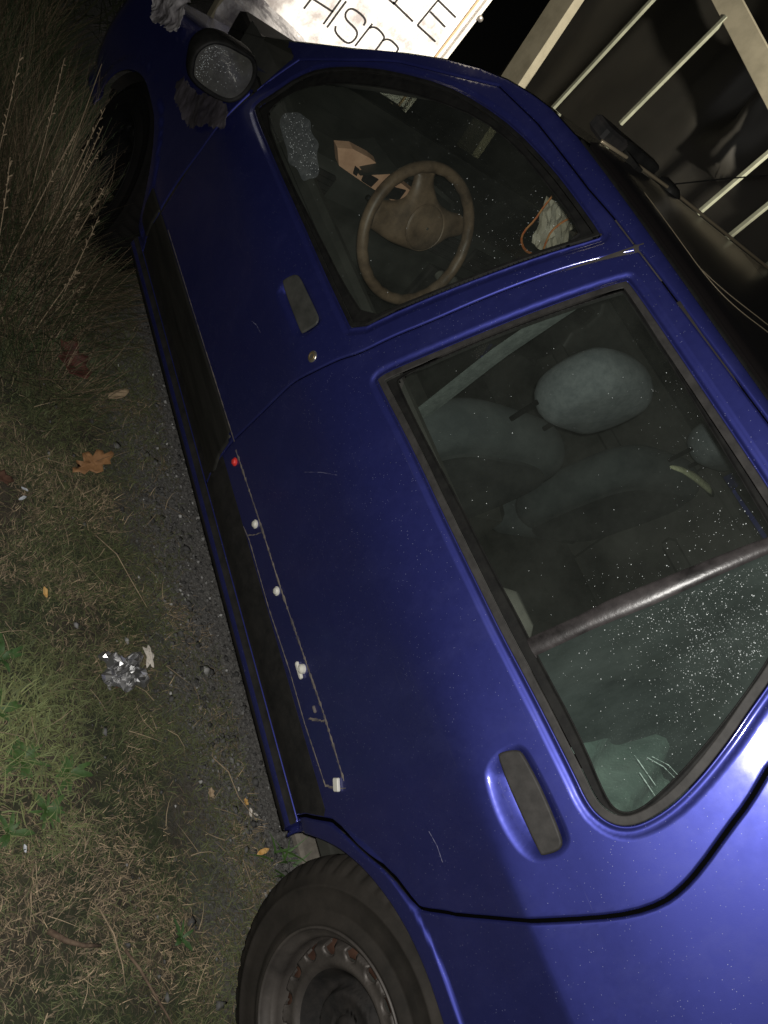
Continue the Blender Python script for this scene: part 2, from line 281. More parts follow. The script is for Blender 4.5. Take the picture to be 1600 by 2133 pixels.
M['seatdark'] = rough_mat('dark_seat_rear', (.012, .015, .015), (.024, .028, .027), 9, .9)
for k_, v_ in (('black', .12), ('trim', .25), ('molding', .2), ('divider', .4), ('handle_dark', .25), ('tyre', .2), ('hubdark', .12), ('guard', .2), ('under', .1), ('rust', .1)): M[k_].node_tree.nodes['Principled BSDF'].inputs['Specular IOR Level'].default_value = v_
# ------------------------------------------------------------ helpers: objects
def link(name, me, parent=None, mt=None):
    o = bpy.data.objects.new(name, me); col.objects.link(o)
    if parent: o.parent = parent
    if mt and me: me.materials.append(mt)
    return o
def tag(o, label=None, cat=None, group=None, kind=None):
    for k, v in (('label', label), ('category', cat), ('group', group), ('kind', kind)):
        if v: o[k] = v
    return o
def thing(name, label, cat, loc=(0, 0, 0), group=None):
    o = bpy.data.objects.new(name, None); col.objects.link(o); o.location = loc; o.empty_display_size = .1
    return tag(o, label, cat, group)
def raw(name, V, F, mt, parent=None, smooth=False, nrm=None):
    V = np.asarray(V, float)
    if parent is not None: V = V - np.array(world_of(parent))
    me = bpy.data.meshes.new(name)
    if isinstance(F, np.ndarray) and F.ndim == 2 and len(F):
        k = F.shape[1]; me.vertices.add(len(V)); me.vertices.foreach_set('co', V.ravel().astype(np.float32))
        me.loops.add(F.size); me.loops.foreach_set('vertex_index', F.ravel().astype(np.int32))
        me.polygons.add(len(F)); me.polygons.foreach_set('loop_start', np.arange(0, F.size, k, dtype=np.int32))
        me.update(calc_edges=True)
    else:
        me.from_pydata([tuple(v) for v in V], [], [tuple(int(i) for i in f) for f in F]); me.update()
    if smooth: me.polygons.foreach_set('use_smooth', [True] * len(me.polygons))
    if nrm is not None:
        me.normals_split_custom_set_from_vertices([tuple(n) for n in nrm])
    return link(name, me, parent, mt)
def world_of(p):
    v = Vector((0, 0, 0))
    while p is not None: v = v + p.location; p = p.parent
    return v
class MB:
    """collects simple solids into one mesh"""
    def __init__(s): s.V = []; s.F = []; s.n = 0
    def add(s, V, F):
        s.V.append(np.asarray(V, float)); s.F += [tuple(i + s.n for i in f) for f in F]; s.n += len(V); return s
    def box(s, c, size, ax=None, bev=0.):
        ax = np.eye(3) if ax is None else np.asarray(ax, float); h = np.asarray(size, float) / 2
        if bev <= 0:
            P = [(x, y, z) for x in (-1, 1) for y in (-1, 1) for z in (-1, 1)]
            V = [np.asarray(c) + (np.array(p) * h) @ ax for p in P]
            return s.add(V, [(0, 1, 3, 2), (4, 6, 7, 5), (0, 4, 5, 1), (2, 3, 7, 6), (0, 2, 6, 4), (1, 5, 7, 3)])
        V = []; F = []
        for k, (zz, ins) in enumerate(((-h[2], bev), (-h[2] + bev, 0), (h[2] - bev, 0), (h[2], bev))):
            a, b_ = h[0] - ins, h[1] - ins; q = min(bev, a * .9, b_ * .9)
            for x, y in ((a - q, -b_), (a, -b_ + q), (a, b_ - q), (a - q, b_), (-a + q, b_), (-a, b_ - q), (-a, -b_ + q), (-a + q, -b_)):
                V.append(np.asarray(c) + np.array((x, y, zz)) @ ax)
        for k in range(3):
            for i in range(8): F.append((k * 8 + i, k * 8 + (i + 1) % 8, k * 8 + 8 + (i + 1) % 8, k * 8 + 8 + i))
        F.append(tuple(range(7, -1, -1))); F.append(tuple(range(24, 32)))
        return s.add(V, F)
    def tube(s, path, r, n=8, cap=True, flat=1., rs=None):
        P = np.asarray(path, float); T = np.gradient(P, axis=0); T /= np.linalg.norm(T, axis=1, keepdims=True) + 1e-9
        up = np.array((0, 0, 1.)) if abs(T[0][2]) < .9 else np.array((1., 0, 0)); V = []; prev = None
        for i, (p, t) in enumerate(zip(P, T)):
            a = np.cross(t, up if prev is None else prev); a /= np.linalg.norm(a) + 1e-9
            b_ = np.cross(a, t); prev = b_; rr = r if rs is None else rs[i]
            for k in range(n):
                an = 2 * math.pi * k / n; V.append(p + rr * (math.cos(an) * a + flat * math.sin(an) * b_))
        F = [(i * n + k, i * n + (k + 1) % n, (i + 1) * n + (k + 1) % n, (i + 1) * n + k) for i in range(len(P) - 1) for k in range(n)]
        if cap: F.append(tuple(range(n - 1, -1, -1))); F.append(tuple((len(P) - 1) * n + k for k in range(n)))
        return s.add(V, F)
    def lathe(s, prof, c, axis, ref, n=32, ring=False):
        """prof: (radius, height along axis)"""
        axis = np.asarray(axis, float); axis /= np.linalg.norm(axis); ref = np.asarray(ref, float); ref = ref - axis * (ref @ axis); ref /= np.linalg.norm(ref); o = np.cross(axis, ref)
        V = []
        for r, h in prof:
            for k in range(n):
                a = 2 * math.pi * k / n; V.append(np.asarray(c) + axis * h + r * (math.cos(a) * ref + math.sin(a) * o))
        m = len(prof); F = [(i * n + k, i * n + (k + 1) % n, (i + 1) * n + (k + 1) % n, (i + 1) * n + k) for i in range(m - 1) for k in range(n)]
        if not ring: F.append(tuple(range(n - 1, -1, -1))); F.append(tuple((m - 1) * n + k for k in range(n)))
        return s.add(V, F)
    def prism(s, poly, ext, fn):
        """poly: 2D outline, ext: two offsets, fn(a,b,h)->point"""
        n = len(poly); V = [fn(a, b_, ext[0]) for a, b_ in poly] + [fn(a, b_, ext[1]) for a, b_ in poly]
        F = [(i, (i + 1) % n, n + (i + 1) % n, n + i) for i in range(n)] + [tuple(range(n - 1, -1, -1)), tuple(range(n, 2 * n))]
        return s.add(V, F)
    def build(s, name, mt, parent=None, smooth=False, bevel=0.):
        o = raw(name, np.concatenate(s.V), s.F, mt, parent, smooth)
        if bevel:
            b_ = o.modifiers.new('bevel', 'BEVEL'); b_.width = bevel; b_.segments = 2; b_.limit_method = 'ANGLE'; b_.angle_limit = R(35)
        return o
def copy_tree(o, parent=None):
    c = o.copy(); col.objects.link(c); c.parent = parent
    for ch in [x for x in bpy.data.objects if x.parent == o]: copy_tree(ch, c)
    return c

# ------------------------------------------------------------ clipped curved sheets
def chaikin(P, n=2, closed=True):
    P = np.asarray(P, float)
    for _ in range(n):
        Q = np.roll(P, -1, 0) if closed else P[1:]
        A = P if closed else P[:-1]
        N_ = np.stack([.75 * A + .25 * Q, .25 * A + .75 * Q], 1).reshape(-1, P.shape[1])
        P = N_ if closed else np.concatenate([P[:1], N_, P[-1:]])
    return P
def sd(P, poly):
    """signed distance to a closed polygon, negative inside"""
    P = np.asarray(P, float); out = np.full(len(P), 1e9); ins = np.zeros(len(P), bool)
    A = np.asarray(poly, float); B = np.roll(A, -1, 0)
    for a, b_ in zip(A, B):
        e = b_ - a; L = e @ e
        if L < 1e-14: continue
        w_ = P - a; k = np.clip((w_ @ e) / L, 0, 1); d = np.hypot(w_[:, 0] - k * e[0], w_[:, 1] - k * e[1]); out = np.minimum(out, d)
        c = (a[1] > P[:, 1]) != (b_[1] > P[:, 1])
        if c.any():
            xx = a[0] + (P[:, 1] - a[1]) * e[0] / (e[1] if abs(e[1]) > 1e-12 else 1e-12); ins ^= c & (P[:, 0] < xx)
    return np.where(ins, -out, out)
def split(P, T, f):
    """split triangles where f (per vertex) changes sign; returns P,T, index map for new verts"""
    s = f > 0; a = s[T]; k = a.sum(1); cr = (k == 1) | (k == 2)
    keep = T[~cr]; X = T[cr]; ax = a[cr]; odd = np.where(k[cr] == 1, True, False)
    solo = np.argmax(ax == odd[:, None], 1); i = np.arange(len(X))
    v0 = X[i, solo]; v1 = X[i, (solo + 1) % 3]; v2 = X[i, (solo + 2) % 3]
    E = np.concatenate([np.sort(np.stack([v0, v1], 1), 1), np.sort(np.stack([v0, v2], 1), 1)])
    if len(E) == 0: return P, T
    U, inv = np.unique(E, axis=0, return_inverse=True); inv = inv.ravel()
    fa, fb = f[U[:, 0]], f[U[:, 1]]; t = np.clip(fa / (fa - fb), .001, .999)[:, None]
    n0 = len(P); P = np.concatenate([P, P[U[:, 0]] * (1 - t) + P[U[:, 1]] * t])
    m1 = n0 + inv[:len(X)]; m2 = n0 + inv[len(X):]
    T = np.concatenate([keep, np.stack([v0, m1, m2], 1), np.stack([m1, v1, v2], 1), np.stack([m1, v2, m2], 1)])
    return P, T
def sheet(name, g, bounds, cell, fn, mt, parent=None, levels=(.0015, .004), extra=(), lip=.014, flip=False, lipfn=None):
    """surface patch {g>0} of the map fn(P)->xyz, cut exactly along g=0, with the cut edge folded inwards"""
    (u0, u1), (t0, t1) = bounds; nu = max(2, int((u1 - u0) / cell)); ntt = max(2, int((t1 - t0) / cell))
    U, V = np.meshgrid(np.linspace(u0, u1, nu + 1), np.linspace(t0, t1, ntt + 1), indexing='ij')
    P = np.stack([U.ravel(), V.ravel()], 1); I = np.arange((nu + 1) * (ntt + 1)).reshape(nu + 1, ntt + 1)
    a, b_, c, d = I[:-1, :-1].ravel(), I[1:, :-1].ravel(), I[1:, 1:].ravel(), I[:-1, 1:].ravel()
    T = np.concatenate([np.stack([a, b_, c], 1), np.stack([a, c, d], 1)])
    def prune(P, T):
        u, inv = np.unique(T, return_inverse=True); return P[u], inv.reshape(-1, 3)
    G = g(P); T = T[(G[T] > 0).any(1)]; P, T = prune(P, T)
    G = g(P); P, T = split(P, T, G); G = g(P); n_bd = None
    cen = g(P[T].mean(1)); T = T[cen > 0]; P, T = prune(P, T)
    for L in levels:
        P, T = split(P, T, g(P) - L)
    for h, Ls in extra:
        for L in Ls: P, T = split(P, T, h(P) - L)
    P, T = prune(P, T)
    X = fn(P); e = 2.5e-4; eu = np.array((e, 0)); ev = np.array((0, e))
    Gp = g(P); inn = Gp > .0006
    N_ = np.cross(fn(P + ev) - fn(P - ev), fn(P + eu) - fn(P - eu)); N_ /= np.linalg.norm(N_, axis=1, keepdims=True) + 1e-12
    if flip: N_ = -N_; 
    # winding to match the normals
    fnm = np.cross(X[T[:, 1]] - X[T[:, 0]], X[T[:, 2]] - X[T[:, 0]]); bad = (fnm * N_[T[:, 0]]).sum(1) < 0; T[bad] = T[bad][:, ::-1]
    if lip:
        E = np.concatenate([T[:, [0, 1]], T[:, [1, 2]], T[:, [2, 0]]]); key = np.sort(E, 1); U_, idx, cnt = np.unique(key, axis=0, return_index=True, return_counts=True)
        bd = E[idx[cnt == 1]]; ok = (np.abs(Gp[bd]) < .0012).all(1); bd = bd[ok]
        n0 = len(X); q = np.concatenate([X[bd[:, 0]], X[bd[:, 1]], X[bd[:, 1]] - N_[bd[:, 1]] * lip, X[bd[:, 0]] - N_[bd[:, 0]] * lip]); m_ = len(bd)
        i = np.arange(m_); F2 = np.concatenate([np.stack([n0 + i, n0 + 3 * m_ + i, n0 + 2 * m_ + i], 1), np.stack([n0 + i, n0 + 2 * m_ + i, n0 + m_ + i], 1)])
        ln = np.cross(X[bd[:, 1]] - X[bd[:, 0]], -N_[bd[:, 0]]); ln /= np.linalg.norm(ln, axis=1, keepdims=True) + 1e-12; ln = -ln
        X = np.concatenate([X, q]); T = np.concatenate([T, F2]); N_ = np.concatenate([N_, ln, ln, ln, ln])
    return raw(name, X, T, mt, parent, True, N_)
def rounding(d, r):
    k = np.clip(d, 0, r); return -(r - np.sqrt(np.maximum(r * r - (r - k) ** 2, 0)))

def pz(pts):
    """(x, height) -> (x, section length)"""
    return np.array([(a, float(tz(b_))) for a, b_ in pts])
T_ = {k: np.array(v) for k, v in TR.items()}
RW = chaikin(T_['rwin_out'], 2); RG = chaikin(T_['rglass'], 2); FW = chaikin(T_['fwin_out'], 1); FG = chaikin(T_['fglass'], 1)
RFLAP = chaikin(T_['rflap'], 2); RREC = chaikin(T_['rrecess'], 2); FFLAP = chaikin(T_['fflap'], 2); FREC = chaikin(T_['frecess'], 2)
BSH = T_['bshut'][:-1]; BLOW = np.array([[1.165, float(tz(.330))], [1.165, float(tz(.299))]])
BL = chaikin(np.concatenate([BSH, BLOW]), 2, False)
RSH = T_['roofshut']
ARC = [tuple(p) for p in T_['arch'][:-1]]
ARCH = np.array([(.335, float(tz(.20)))] + [(p[0], p[1]) for p in ARC] + [(-p[0] - .03, p[1]) for p in ARC[::-1] if p[0] > .03] + [(-.36, float(tz(.20)))])
ARCH[:, 0] += 0
ARCH = np.concatenate([ARCH[:1], chaikin(ARCH[1:-1], 1, False), ARCH[-1:], [(-.36, .0), (.335, .0)]])
FARCH = ARCH.copy(); FARCH[:, 0] = 2.405 + (ARCH[:, 0] + .01)
# doors
CS = T_['cshut'][:-3]
rdoor = [tuple(p) for p in BL[::-1]]                       # from the sill up the B shut line
rdoor += [(.856, float(tz(1.366))), (.735, float(tz(1.369))), (.541, float(tz(1.374))), (.43, float(tz(1.374))), (.33, float(tz(1.368))), (.24, float(tz(1.33))), (.165, float(tz(1.26)))]
rdoor += [tuple(p) for p in chaikin(CS, 1, False)]
rdoor += [(.352, float(tz(.34))), (.362, float(tz(.299)))]
RDOOR = np.array(rdoor)
fdoor = [tuple(p) for p in BL] + [(1.99, float(tz(.299))), (1.985, float(tz(.45))), (1.965, float(tz(.65))), (1.945, float(tz(.80))), (1.935, float(tz(.90))), (1.915, float(tz(1.01)))]
fdoor += [(1.79, float(tz(1.105))), (1.67, float(tz(1.20))), (1.56, float(tz(1.267)))] + [(p[0], p[1]) for p in RSH[:4]]
FDOOR = np.array(fdoor)
TEDGE = 1.376
SILT = float(tz(.299))
# windscreen side line and rear end of the shell
AS = [(2.30, .86), (2.15, .93)] + [(float(p[0]), float(np.interp(p[1], _tt, ZT))) for p in T_['asil']] + [(1.205, 1.395), (1.19, 1.404)]
ASIL = np.array([(3.6, float(tz(.86)))] + [(a, float(tz(b_))) for a, b_ in AS] + [(1.16, TMAX + .1), (4.2, TMAX + .1), (4.2, float(tz(.86)))])
fbm0 = lambda P: .5 + .25 * np.sin(P[:, 0] * 61 + 3 * np.sin(P[:, 1] * 47)) + .25 * np.sin(P[:, 1] * 83 + 2 * np.sin(P[:, 0] * 39))
def disp(P):
    P = np.asarray(P); u, t = P[:, 0], P[:, 1]; d = np.zeros(len(P))
    near = (u > 0) & (u < 1.05) & (t > 1.2 - .6)
    for poly, m_ in ((RW, (u > .03) & (u < 1.03) & (t > float(tz(.87)))), (FW, (u > .93) & (u < 1.95) & (t > float(tz(.82))))):
        if m_.any():
            s = sd(P[m_], poly); x = np.clip(s / .020, 0, 1)
            d[m_] += -.0034 * np.sin(np.pi * np.clip(x, 0, 1) ** .8) ** 2 * np.where(s > 0, 1, 0)
    for poly, m_, dep, wd in ((RREC, (u > .08) & (u < .31) & (t > float(tz(.79))) & (t < float(tz(.93))), .021, .040), (FREC, (u > 1.13) & (u < 1.37) & (t > float(tz(.74))) & (t < float(tz(.87))), .018, .036)):
        if m_.any():
            s = -sd(P[m_], poly); x = np.clip((s + .003) / wd, 0, 1); d[m_] += -dep * (x * x * (3 - 2 * x))
    for poly, c0 in ((ARCH, -.01), (FARCH, 2.4)):
        m_ = (np.abs(u - c0) < .46) & (t < float(tz(.68)))
        if m_.any():
            s = sd(P[m_], poly); x = np.clip((.042 - s) / .012, 0, 1); d[m_] += .0065 * (x * x * (3 - 2 * x)) * smooth(.0, .03, t[m_] - SILT)
    # faint crease along the lower door and soft waviness of old sheet metal
    d += .0006 * np.sin(u * 9 + 1) * np.sin(t * 7) * smooth(.3, .5, t) 
    return d
def D(P, r=None):
    dd = disp(P)
    if r is not None: dd = dd + r(P)
    return S(P[:, 0], P[:, 1]) + N(P[:, 0], P[:, 1]) * dd[:, None]

car = thing('parked_car', 'dark blue five-door hatchback parked on gravel at the edge of the grass', 'car')
def panel(name, g, bounds, cell=.010, mt=None, parent=car, rr=.0045, lip=.014, extra=(), levels=(.0009, .0022, .0042), mirror=True, mt_all=None):
    fn = lambda P: D(P, lambda Q: rounding(g(Q), rr))
    return sheet(name, g, bounds, cell, fn, mt or M['paint'], parent, levels, extra, lip)
GAP = .0013
gapf = lambda P: GAP + .0014 * smooth(.55, .35, P[:, 0]) * 1.0
def g_f(P): return np.minimum(-sd(P, FDOOR) - GAP, sd(P, FW))
def g_r(P): return np.minimum(np.minimum(-sd(P, RDOOR) - gapf(P), sd(P, RW)), sd(P, ARCH))
def g_shell(P):
    g = np.minimum(sd(P, FDOOR) - GAP, sd(P, RDOOR) - gapf(P))
    g = np.minimum(g, np.minimum(sd(P, ASIL), sd(P, ARCH)))
    g = np.minimum(g, np.minimum(P[:, 1] - (SILT - .0) * np.where(P[:, 0] > .34, 1, 0) , TEDGE - P[:, 1]))
    g = np.minimum(g, np.where(P[:, 1] < float(tz(1.0)), 1.94 - P[:, 0], 1.))
    return g
def offs0(P, h): return D(P) + N(P[:, 0], P[:, 1]) * h
front_door = panel('front_door', g_f, ((.90, 2.02), (SILT - .02, float(tz(1.40)))), .009, extra=((lambda P: sd(P, FW), (.004, .010, .016, .021)), (lambda P: -sd(P, FREC), (0, .005, .010, .016, .024, .032))))
rear_door = panel('rear_door', g_r, ((-.01, 1.20), (SILT - .02, float(tz(1.40)))), .006, extra=((lambda P: sd(P, RW), (.003, .006, .010, .014, .018, .021)), (lambda P: -sd(P, RREC), (-.003, .001, .005, .010, .016, .024, .034)), (lambda P: sd(P, ARCH), (.03, .036, .042))))
# quarter panel / pillars / roof rail are one welded shell
shell = panel('quarter_panel', g_shell, ((-1.25, 2.25), (float(tz(.262)), TEDGE + .004)), .0065, extra=((lambda P: sd(P, ARCH), (.03, .036, .042)),))
def g_sill(P): return np.minimum(np.minimum(SILT - .0012 - P[:, 1], P[:, 1] - .02), np.minimum(P[:, 0] - .352, 2.06 - P[:, 0]))
sill = panel('sill', g_sill, ((.33, 2.08), (0, SILT + .01)), .006, rr=.003)
# dark stone-chip guard low on the doors, underseal on the sill bottom
zof = lambda P: np.interp(P[:, 1], _tt, ZT)
for dr, gg, b_ in ((rear_door, g_r, (.30, 1.20)), (front_door, g_f, (1.10, 2.0))):
    zl = .408 if dr is rear_door else .345
    sheet('stone_guard', lambda P: np.minimum(gg(P) - .003, zl - zof(P)), (b_, (SILT - .01, float(tz(zl + .01)))), .01, lambda P: offs0(P, .0013), M['guard'], dr, (), lip=.001)
sheet('underseal', lambda P: np.minimum(g_sill(P) - .001, .268 - zof(P)), ((.34, 2.07), (0, SILT)), .006, lambda P: offs0(P, .0012), M['under'], sill, (), lip=.001)
sheet('sill_guard', lambda P: np.minimum(g_sill(P) - .0005, zof(P) - .2815), ((.34, 2.07), (0, SILT)), .006, lambda P: offs0(P, .0012), M['guard'], sill, (), lip=.001)
raw_fender_line = lambda u: .875 - .30 * np.clip(u - 2.05, 0, None)
def g_fend(P):
    zt = np.interp(P[:, 1], _tt, ZT)
    return np.minimum(np.minimum(P[:, 0] - 1.952 - .045 * smooth(.80, .45, zt), sd(P, FARCH)), raw_fender_line(P[:, 0]) - zt)
fender = panel('front_wing', g_fend, ((1.93, 3.95), (float(tz(.262)), float(tz(.92)))), .014)
def hood_fn(P):
    u, v = P[:, 0], P[:, 1]; zl = raw_fender_line(u) - .002
    e = S(u, np.interp(zl, ZT[:520], _tt[:520])); k = np.clip(v, 0, 1)
    y = e[:, 1] * (1 - k) - .004 * 0; z = zl + .028 * (1 - (1 - k) ** 2.2) + .018 * np.sqrt(np.clip(1 - (1 - np.clip(k / .12, 0, 1)) ** 2, 0, 1))
    return np.stack([e[:, 0] * np.ones_like(k), y, z], 1)
hood = sheet('hood', lambda P: np.minimum(np.minimum(P[:, 0] - 2.06, 3.13 - P[:, 0]), np.minimum(P[:, 1] + .001, 1.0 - P[:, 1])), ((2.05, 3.14), (0, 1.0)), .03, hood_fn, M['paint'], car, (), lip=0)
roof = sheet('roof', lambda P: np.minimum(sd(P, ASIL), np.minimum(P[:, 1] - TEDGE - .010, TMAX + .001 - P[:, 1])), ((-.25, 1.25), (TEDGE, TMAX)), .014, lambda P: S(P[:, 0], P[:, 1]) + N(P[:, 0], P[:, 1]) * (.0035 * smooth(.010, .024, P[:, 1] - TEDGE) + .002)[:, None], M['roofpaint'], car, (.004, .012), lip=.01)
gutter = sheet('roof_gutter_strip', lambda P: np.minimum(np.minimum(P[:, 1] - TEDGE - .0005, TEDGE + .0095 - P[:, 1]), sd(P, ASIL)), ((-.25, 1.25), (TEDGE, TEDGE + .012)), .006, lambda P: S(P[:, 0], P[:, 1]) + N(P[:, 0], P[:, 1]) * (-.0015 - .0015 * np.cos((P[:, 1] - TEDGE) / .01 * 6.28))[:, None], M['black'], car, (.003,), lip=0)
def flap(name, poly, parent, bounds, h):
    return sheet(name, lambda P: -sd(P, poly), bounds, .004, lambda P: S(P[:, 0], P[:, 1]) + N(P[:, 0], P[:, 1]) * (h + rounding(-sd(P, poly), .004))[:, None], M['trim'] if h > .004 else M['handle_dark'], parent, (.001, .002, .004), lip=.020)
bR = lambda poly: ((poly[:, 0].min() - .006, poly[:, 0].max() + .006), (poly[:, 1].min() - .006, poly[:, 1].max() + .006))
fh = flap('door_handle', FFLAP, front_door, bR(FFLAP), .0035); rh = flap('door_handle', RFLAP, rear_door, bR(RFLAP), .0045)
def offs(P, h): return S(P[:, 0], P[:, 1]) + N(P[:, 0], P[:, 1]) * np.asarray(h)[:, None] if np.ndim(h) else S(P[:, 0], P[:, 1]) + N(P[:, 0], P[:, 1]) * h
def gz(G_, W_): return lambda P: np.maximum(sd(P, G_), sd(P, W_) + .0078)
# window surrounds: flat weathered strip, black seal, glass
for (W_, G_, door, wet) in ((RW, RG, rear_door, 1), (FW, FG, front_door, 0)):
    sw = .0135 if wet else .009
    bb = bR(W_)
    sheet('window_trim', lambda P: np.minimum(-sd(P, W_) - .0006, np.minimum(sd(P, W_) + sw, gz(G_, W_)(P) - .004)), bb, .0022, lambda P: offs(P, .0022 + rounding(-sd(P, W_), .0025) + rounding(sd(P, W_) + sw, .0015)), M['trim'] if wet else M['black'], door, (.0008, .002), lip=.009)
    sheet('window_seal', lambda P: np.minimum(np.minimum(np.maximum(-sd(P, W_) - sw, .004 - gz(G_, W_)(P)), -sd(P, W_) - .0006), gz(G_, W_)(P)), bb, .0022, lambda P: offs(P, -.0045 + .0025 * smooth(.006, .0, gz(G_, W_)(P)) + rounding(gz(G_, W_)(P), .0015)), M['black'], door, (.002, .006), lip=.008)
dl = T_['div_lo']; dh = T_['div_hi']
dl = np.array([(.377, float(tz(.935))), *dl, (.362, float(tz(1.335)))]); dh = np.array([(.407, float(tz(.935))), *dh, (.386, float(tz(1.335)))])
DIV = np.concatenate([dl, dh[::-1]])
uc = lambda t: (np.interp(t, dl[:, 1], dl[:, 0]) + np.interp(t, dh[:, 1], dh[:, 0])) / 2
uw = lambda t: (np.interp(t, dh[:, 1], dh[:, 0]) - np.interp(t, dl[:, 1], dl[:, 0])) / 2
sheet('window_divider_bar', lambda P: np.minimum(-sd(P, DIV), -sd(P, RG) + .004), bR(DIV), .006, lambda P: offs(P, -.003 + .0075 * np.sqrt(np.clip(1 - ((P[:, 0] - uc(P[:, 1])) / (uw(P[:, 1]) + .001)) ** 2, 0, 1))), M['divider'], rear_door, (.001, .003, .006), lip=.008)
for nm, G_, door, cut, mt in (('window_glass', RG, rear_door, lambda P: P[:, 0] - uc(P[:, 1]), 'glass'), ('quarter_glass', RG, rear_door, lambda P: uc(P[:, 1]) - P[:, 0], 'glass_wet'), ('window_glass', FG, front_door, lambda P: np.ones(len(P)), 'glass')):
    gl = sheet(nm, lambda P: np.minimum(-sd(P, G_) + .005, cut(P)), bR(G_), .03, lambda P: offs(P, -.0055), M[mt], door, (), lip=0)
    if nm == 'quarter_glass' or door is rear_door or 1:
        # water droplets scattered on the outside of the pane
        n = 9000 if nm == 'quarter_glass' else 1500
        lo, hi = G_.min(0), G_.max(0); Q = rng.uniform(lo, hi, (n * 3, 2)); Q = Q[(sd(Q, G_) < -.004) & (cut(Q) > .016)]
        if nm == 'quarter_glass':
            zz = np.interp(Q[:, 1], _tt, ZT); pr = np.exp(-((Q[:, 0] - .27) / .10) ** 2 - ((zz - 1.19) / .085) ** 2) + .05 + .35 * np.exp(-((Q[:, 0] - .355) / .02) ** 2) * (zz > 1.05)
        elif door is rear_door:
            zz = np.interp(Q[:, 1], _tt, ZT); pr = .05 + .55 * np.exp(-((Q[:, 0] - .42) / .035) ** 2) * (zz > 1.05) + .25 * (zz > 1.22) * (Q[:, 0] < .7)
        else:
            zz = np.interp(Q[:, 1], _tt, ZT); pr = .02 + .5 * np.exp(-((Q[:, 0] - 1.08) / .06) ** 2 - ((zz - 1.2) / .08) ** 2) + .2 * (zz > 1.15)
        Q = Q[rng.random(len(Q)) < pr][:n]
        Cc = offs(Q, -.0054); Nn = N(Q[:, 0], Q[:, 1]); rad = rng.gamma(2.2, .00015, len(Q)).clip(.00015, .0010)
        a_ = np.cross(Nn, (0, 0, 1.)); a_ /= np.linalg.norm(a_, axis=1, keepdims=True); c_ = np.cross(Nn, a_)
        V = []
        for k in range(5): V.append(Cc + rad[:, None] * (math.cos(k * 1.2566) * a_ + math.sin(k * 1.2566) * c_))
        for k in range(5): V.append(Cc + rad[:, None] * (.62 * (math.cos(k * 1.2566 + .6) * a_ + math.sin(k * 1.2566 + .6) * c_) + .38 * Nn))
        V.append(Cc + Nn * rad[:, None] * .55); V = np.stack(V, 1); F = []
        for k in range(5): j = (k + 1) % 5; F += [(k, j, 5 + k), (j, 5 + j, 5 + k), (5 + k, 5 + j, 10)]
        FF = (np.arange(len(Q))[:, None, None] * 11 + np.array(F)[None]).reshape(-1, 3)
        if len(Q): tag(raw('water_droplets', V.reshape(-1, 3), FF, M['drop'], gl, True), kind='stuff')
# door moulding (front door only), its missing partner leaves residue lines and clips
mt_ = [(float(p[0]), float(p[1]) + .001) for p in T_['moldtop'] if p[0] > 1.15]
MO = np.array([(1.152, float(tz(.358))), (1.170, float(tz(.404))), (1.177, float(tz(.455))), (1.185, mt_[0][1])] + [(a, b_) for a, b_ in mt_ if 1.18 < a < 1.9] + [(1.979, float(tz(.447))), (1.983, float(tz(.345))), (1.17, float(tz(.335)))])
def mold(name, poly, parent): return sheet(name, lambda P: -sd(P, poly), bR(poly), .012, lambda P: offs(P, .009 - .003 * smooth(.0, .05, np.abs(P[:, 1] - float(tz(.40)))) + rounding(-sd(P, poly), .006)), M['molding'], parent, (.001, .0025, .006), lip=.012)
mold('side_molding', MO, front_door)
mold('side_molding', np.array([(1.989, float(tz(.447))), (1.989, float(tz(.350))), (2.06, float(tz(.350))), (2.075, float(tz(.40))), (2.09, float(tz(.445)))]), fender)
def strip_on(name, pts, wd, h, mt, parent, jit=.0, seed=0, dens=60, base=0.):
    pts = np.asarray(pts, float); L = np.concatenate([[0], np.cumsum(np.hypot(*np.diff(pts, axis=0).T))]); s = np.linspace(0, L[-1], dens)
    x = np.interp(s, L, pts[:, 0]); y = np.interp(s, L, pts[:, 1]); r_ = np.random.default_rng(seed)
    ww = wd * (1 + jit * r_.uniform(-1, 1.6, dens)); A = offs(np.stack([x, y - ww / 2], 1), base + .0003); B = offs(np.stack([x, y], 1), base + h); Cc = offs(np.stack([x, y + ww / 2], 1), base + .0003)
    V = np.stack([A, B, Cc], 1).reshape(-1, 3); F = []
    for i in range(dens - 1): a = i * 3; F += [(a, a + 3, a + 4, a + 1), (a + 1, a + 4, a + 5, a + 2)]
    return raw(name, V, F, mt, parent)
mtt = T_['moldtop']; ups = np.array(sorted([(float(p[0]), float(p[1])) for p in mtt if p[0] < 1.16]))
strip_on('adhesive_residue', ups, .0042, .0012, M['residue'], rear_door, .8, 3, 170)
strip_on('adhesive_residue', np.array(sorted([(float(p[0]), float(p[1])) for p in T_['scratchlow']])), .0026, .0008, M['residue'], rear_door, .6, 4, 110)
strip_on('adhesive_residue', [(.94, float(tz(.415))), (.925, float(tz(.44))), (.915, float(tz(.465)))], .005, .0009, M['residue'], rear_door, .5, 5, 14)
strip_on('adhesive_residue', [(.505, float(tz(.44))), (.490, float(tz(.465))), (.480, float(tz(.485)))], .008, .0009, M['residue'], rear_door, .6, 6, 14)
strip_on('adhesive_residue', [(.378, float(tz(.43))), (.362, float(tz(.455))), (.352, float(tz(.486)))], .006, .0008, M['residue'], rear_door, .6, 8, 14)
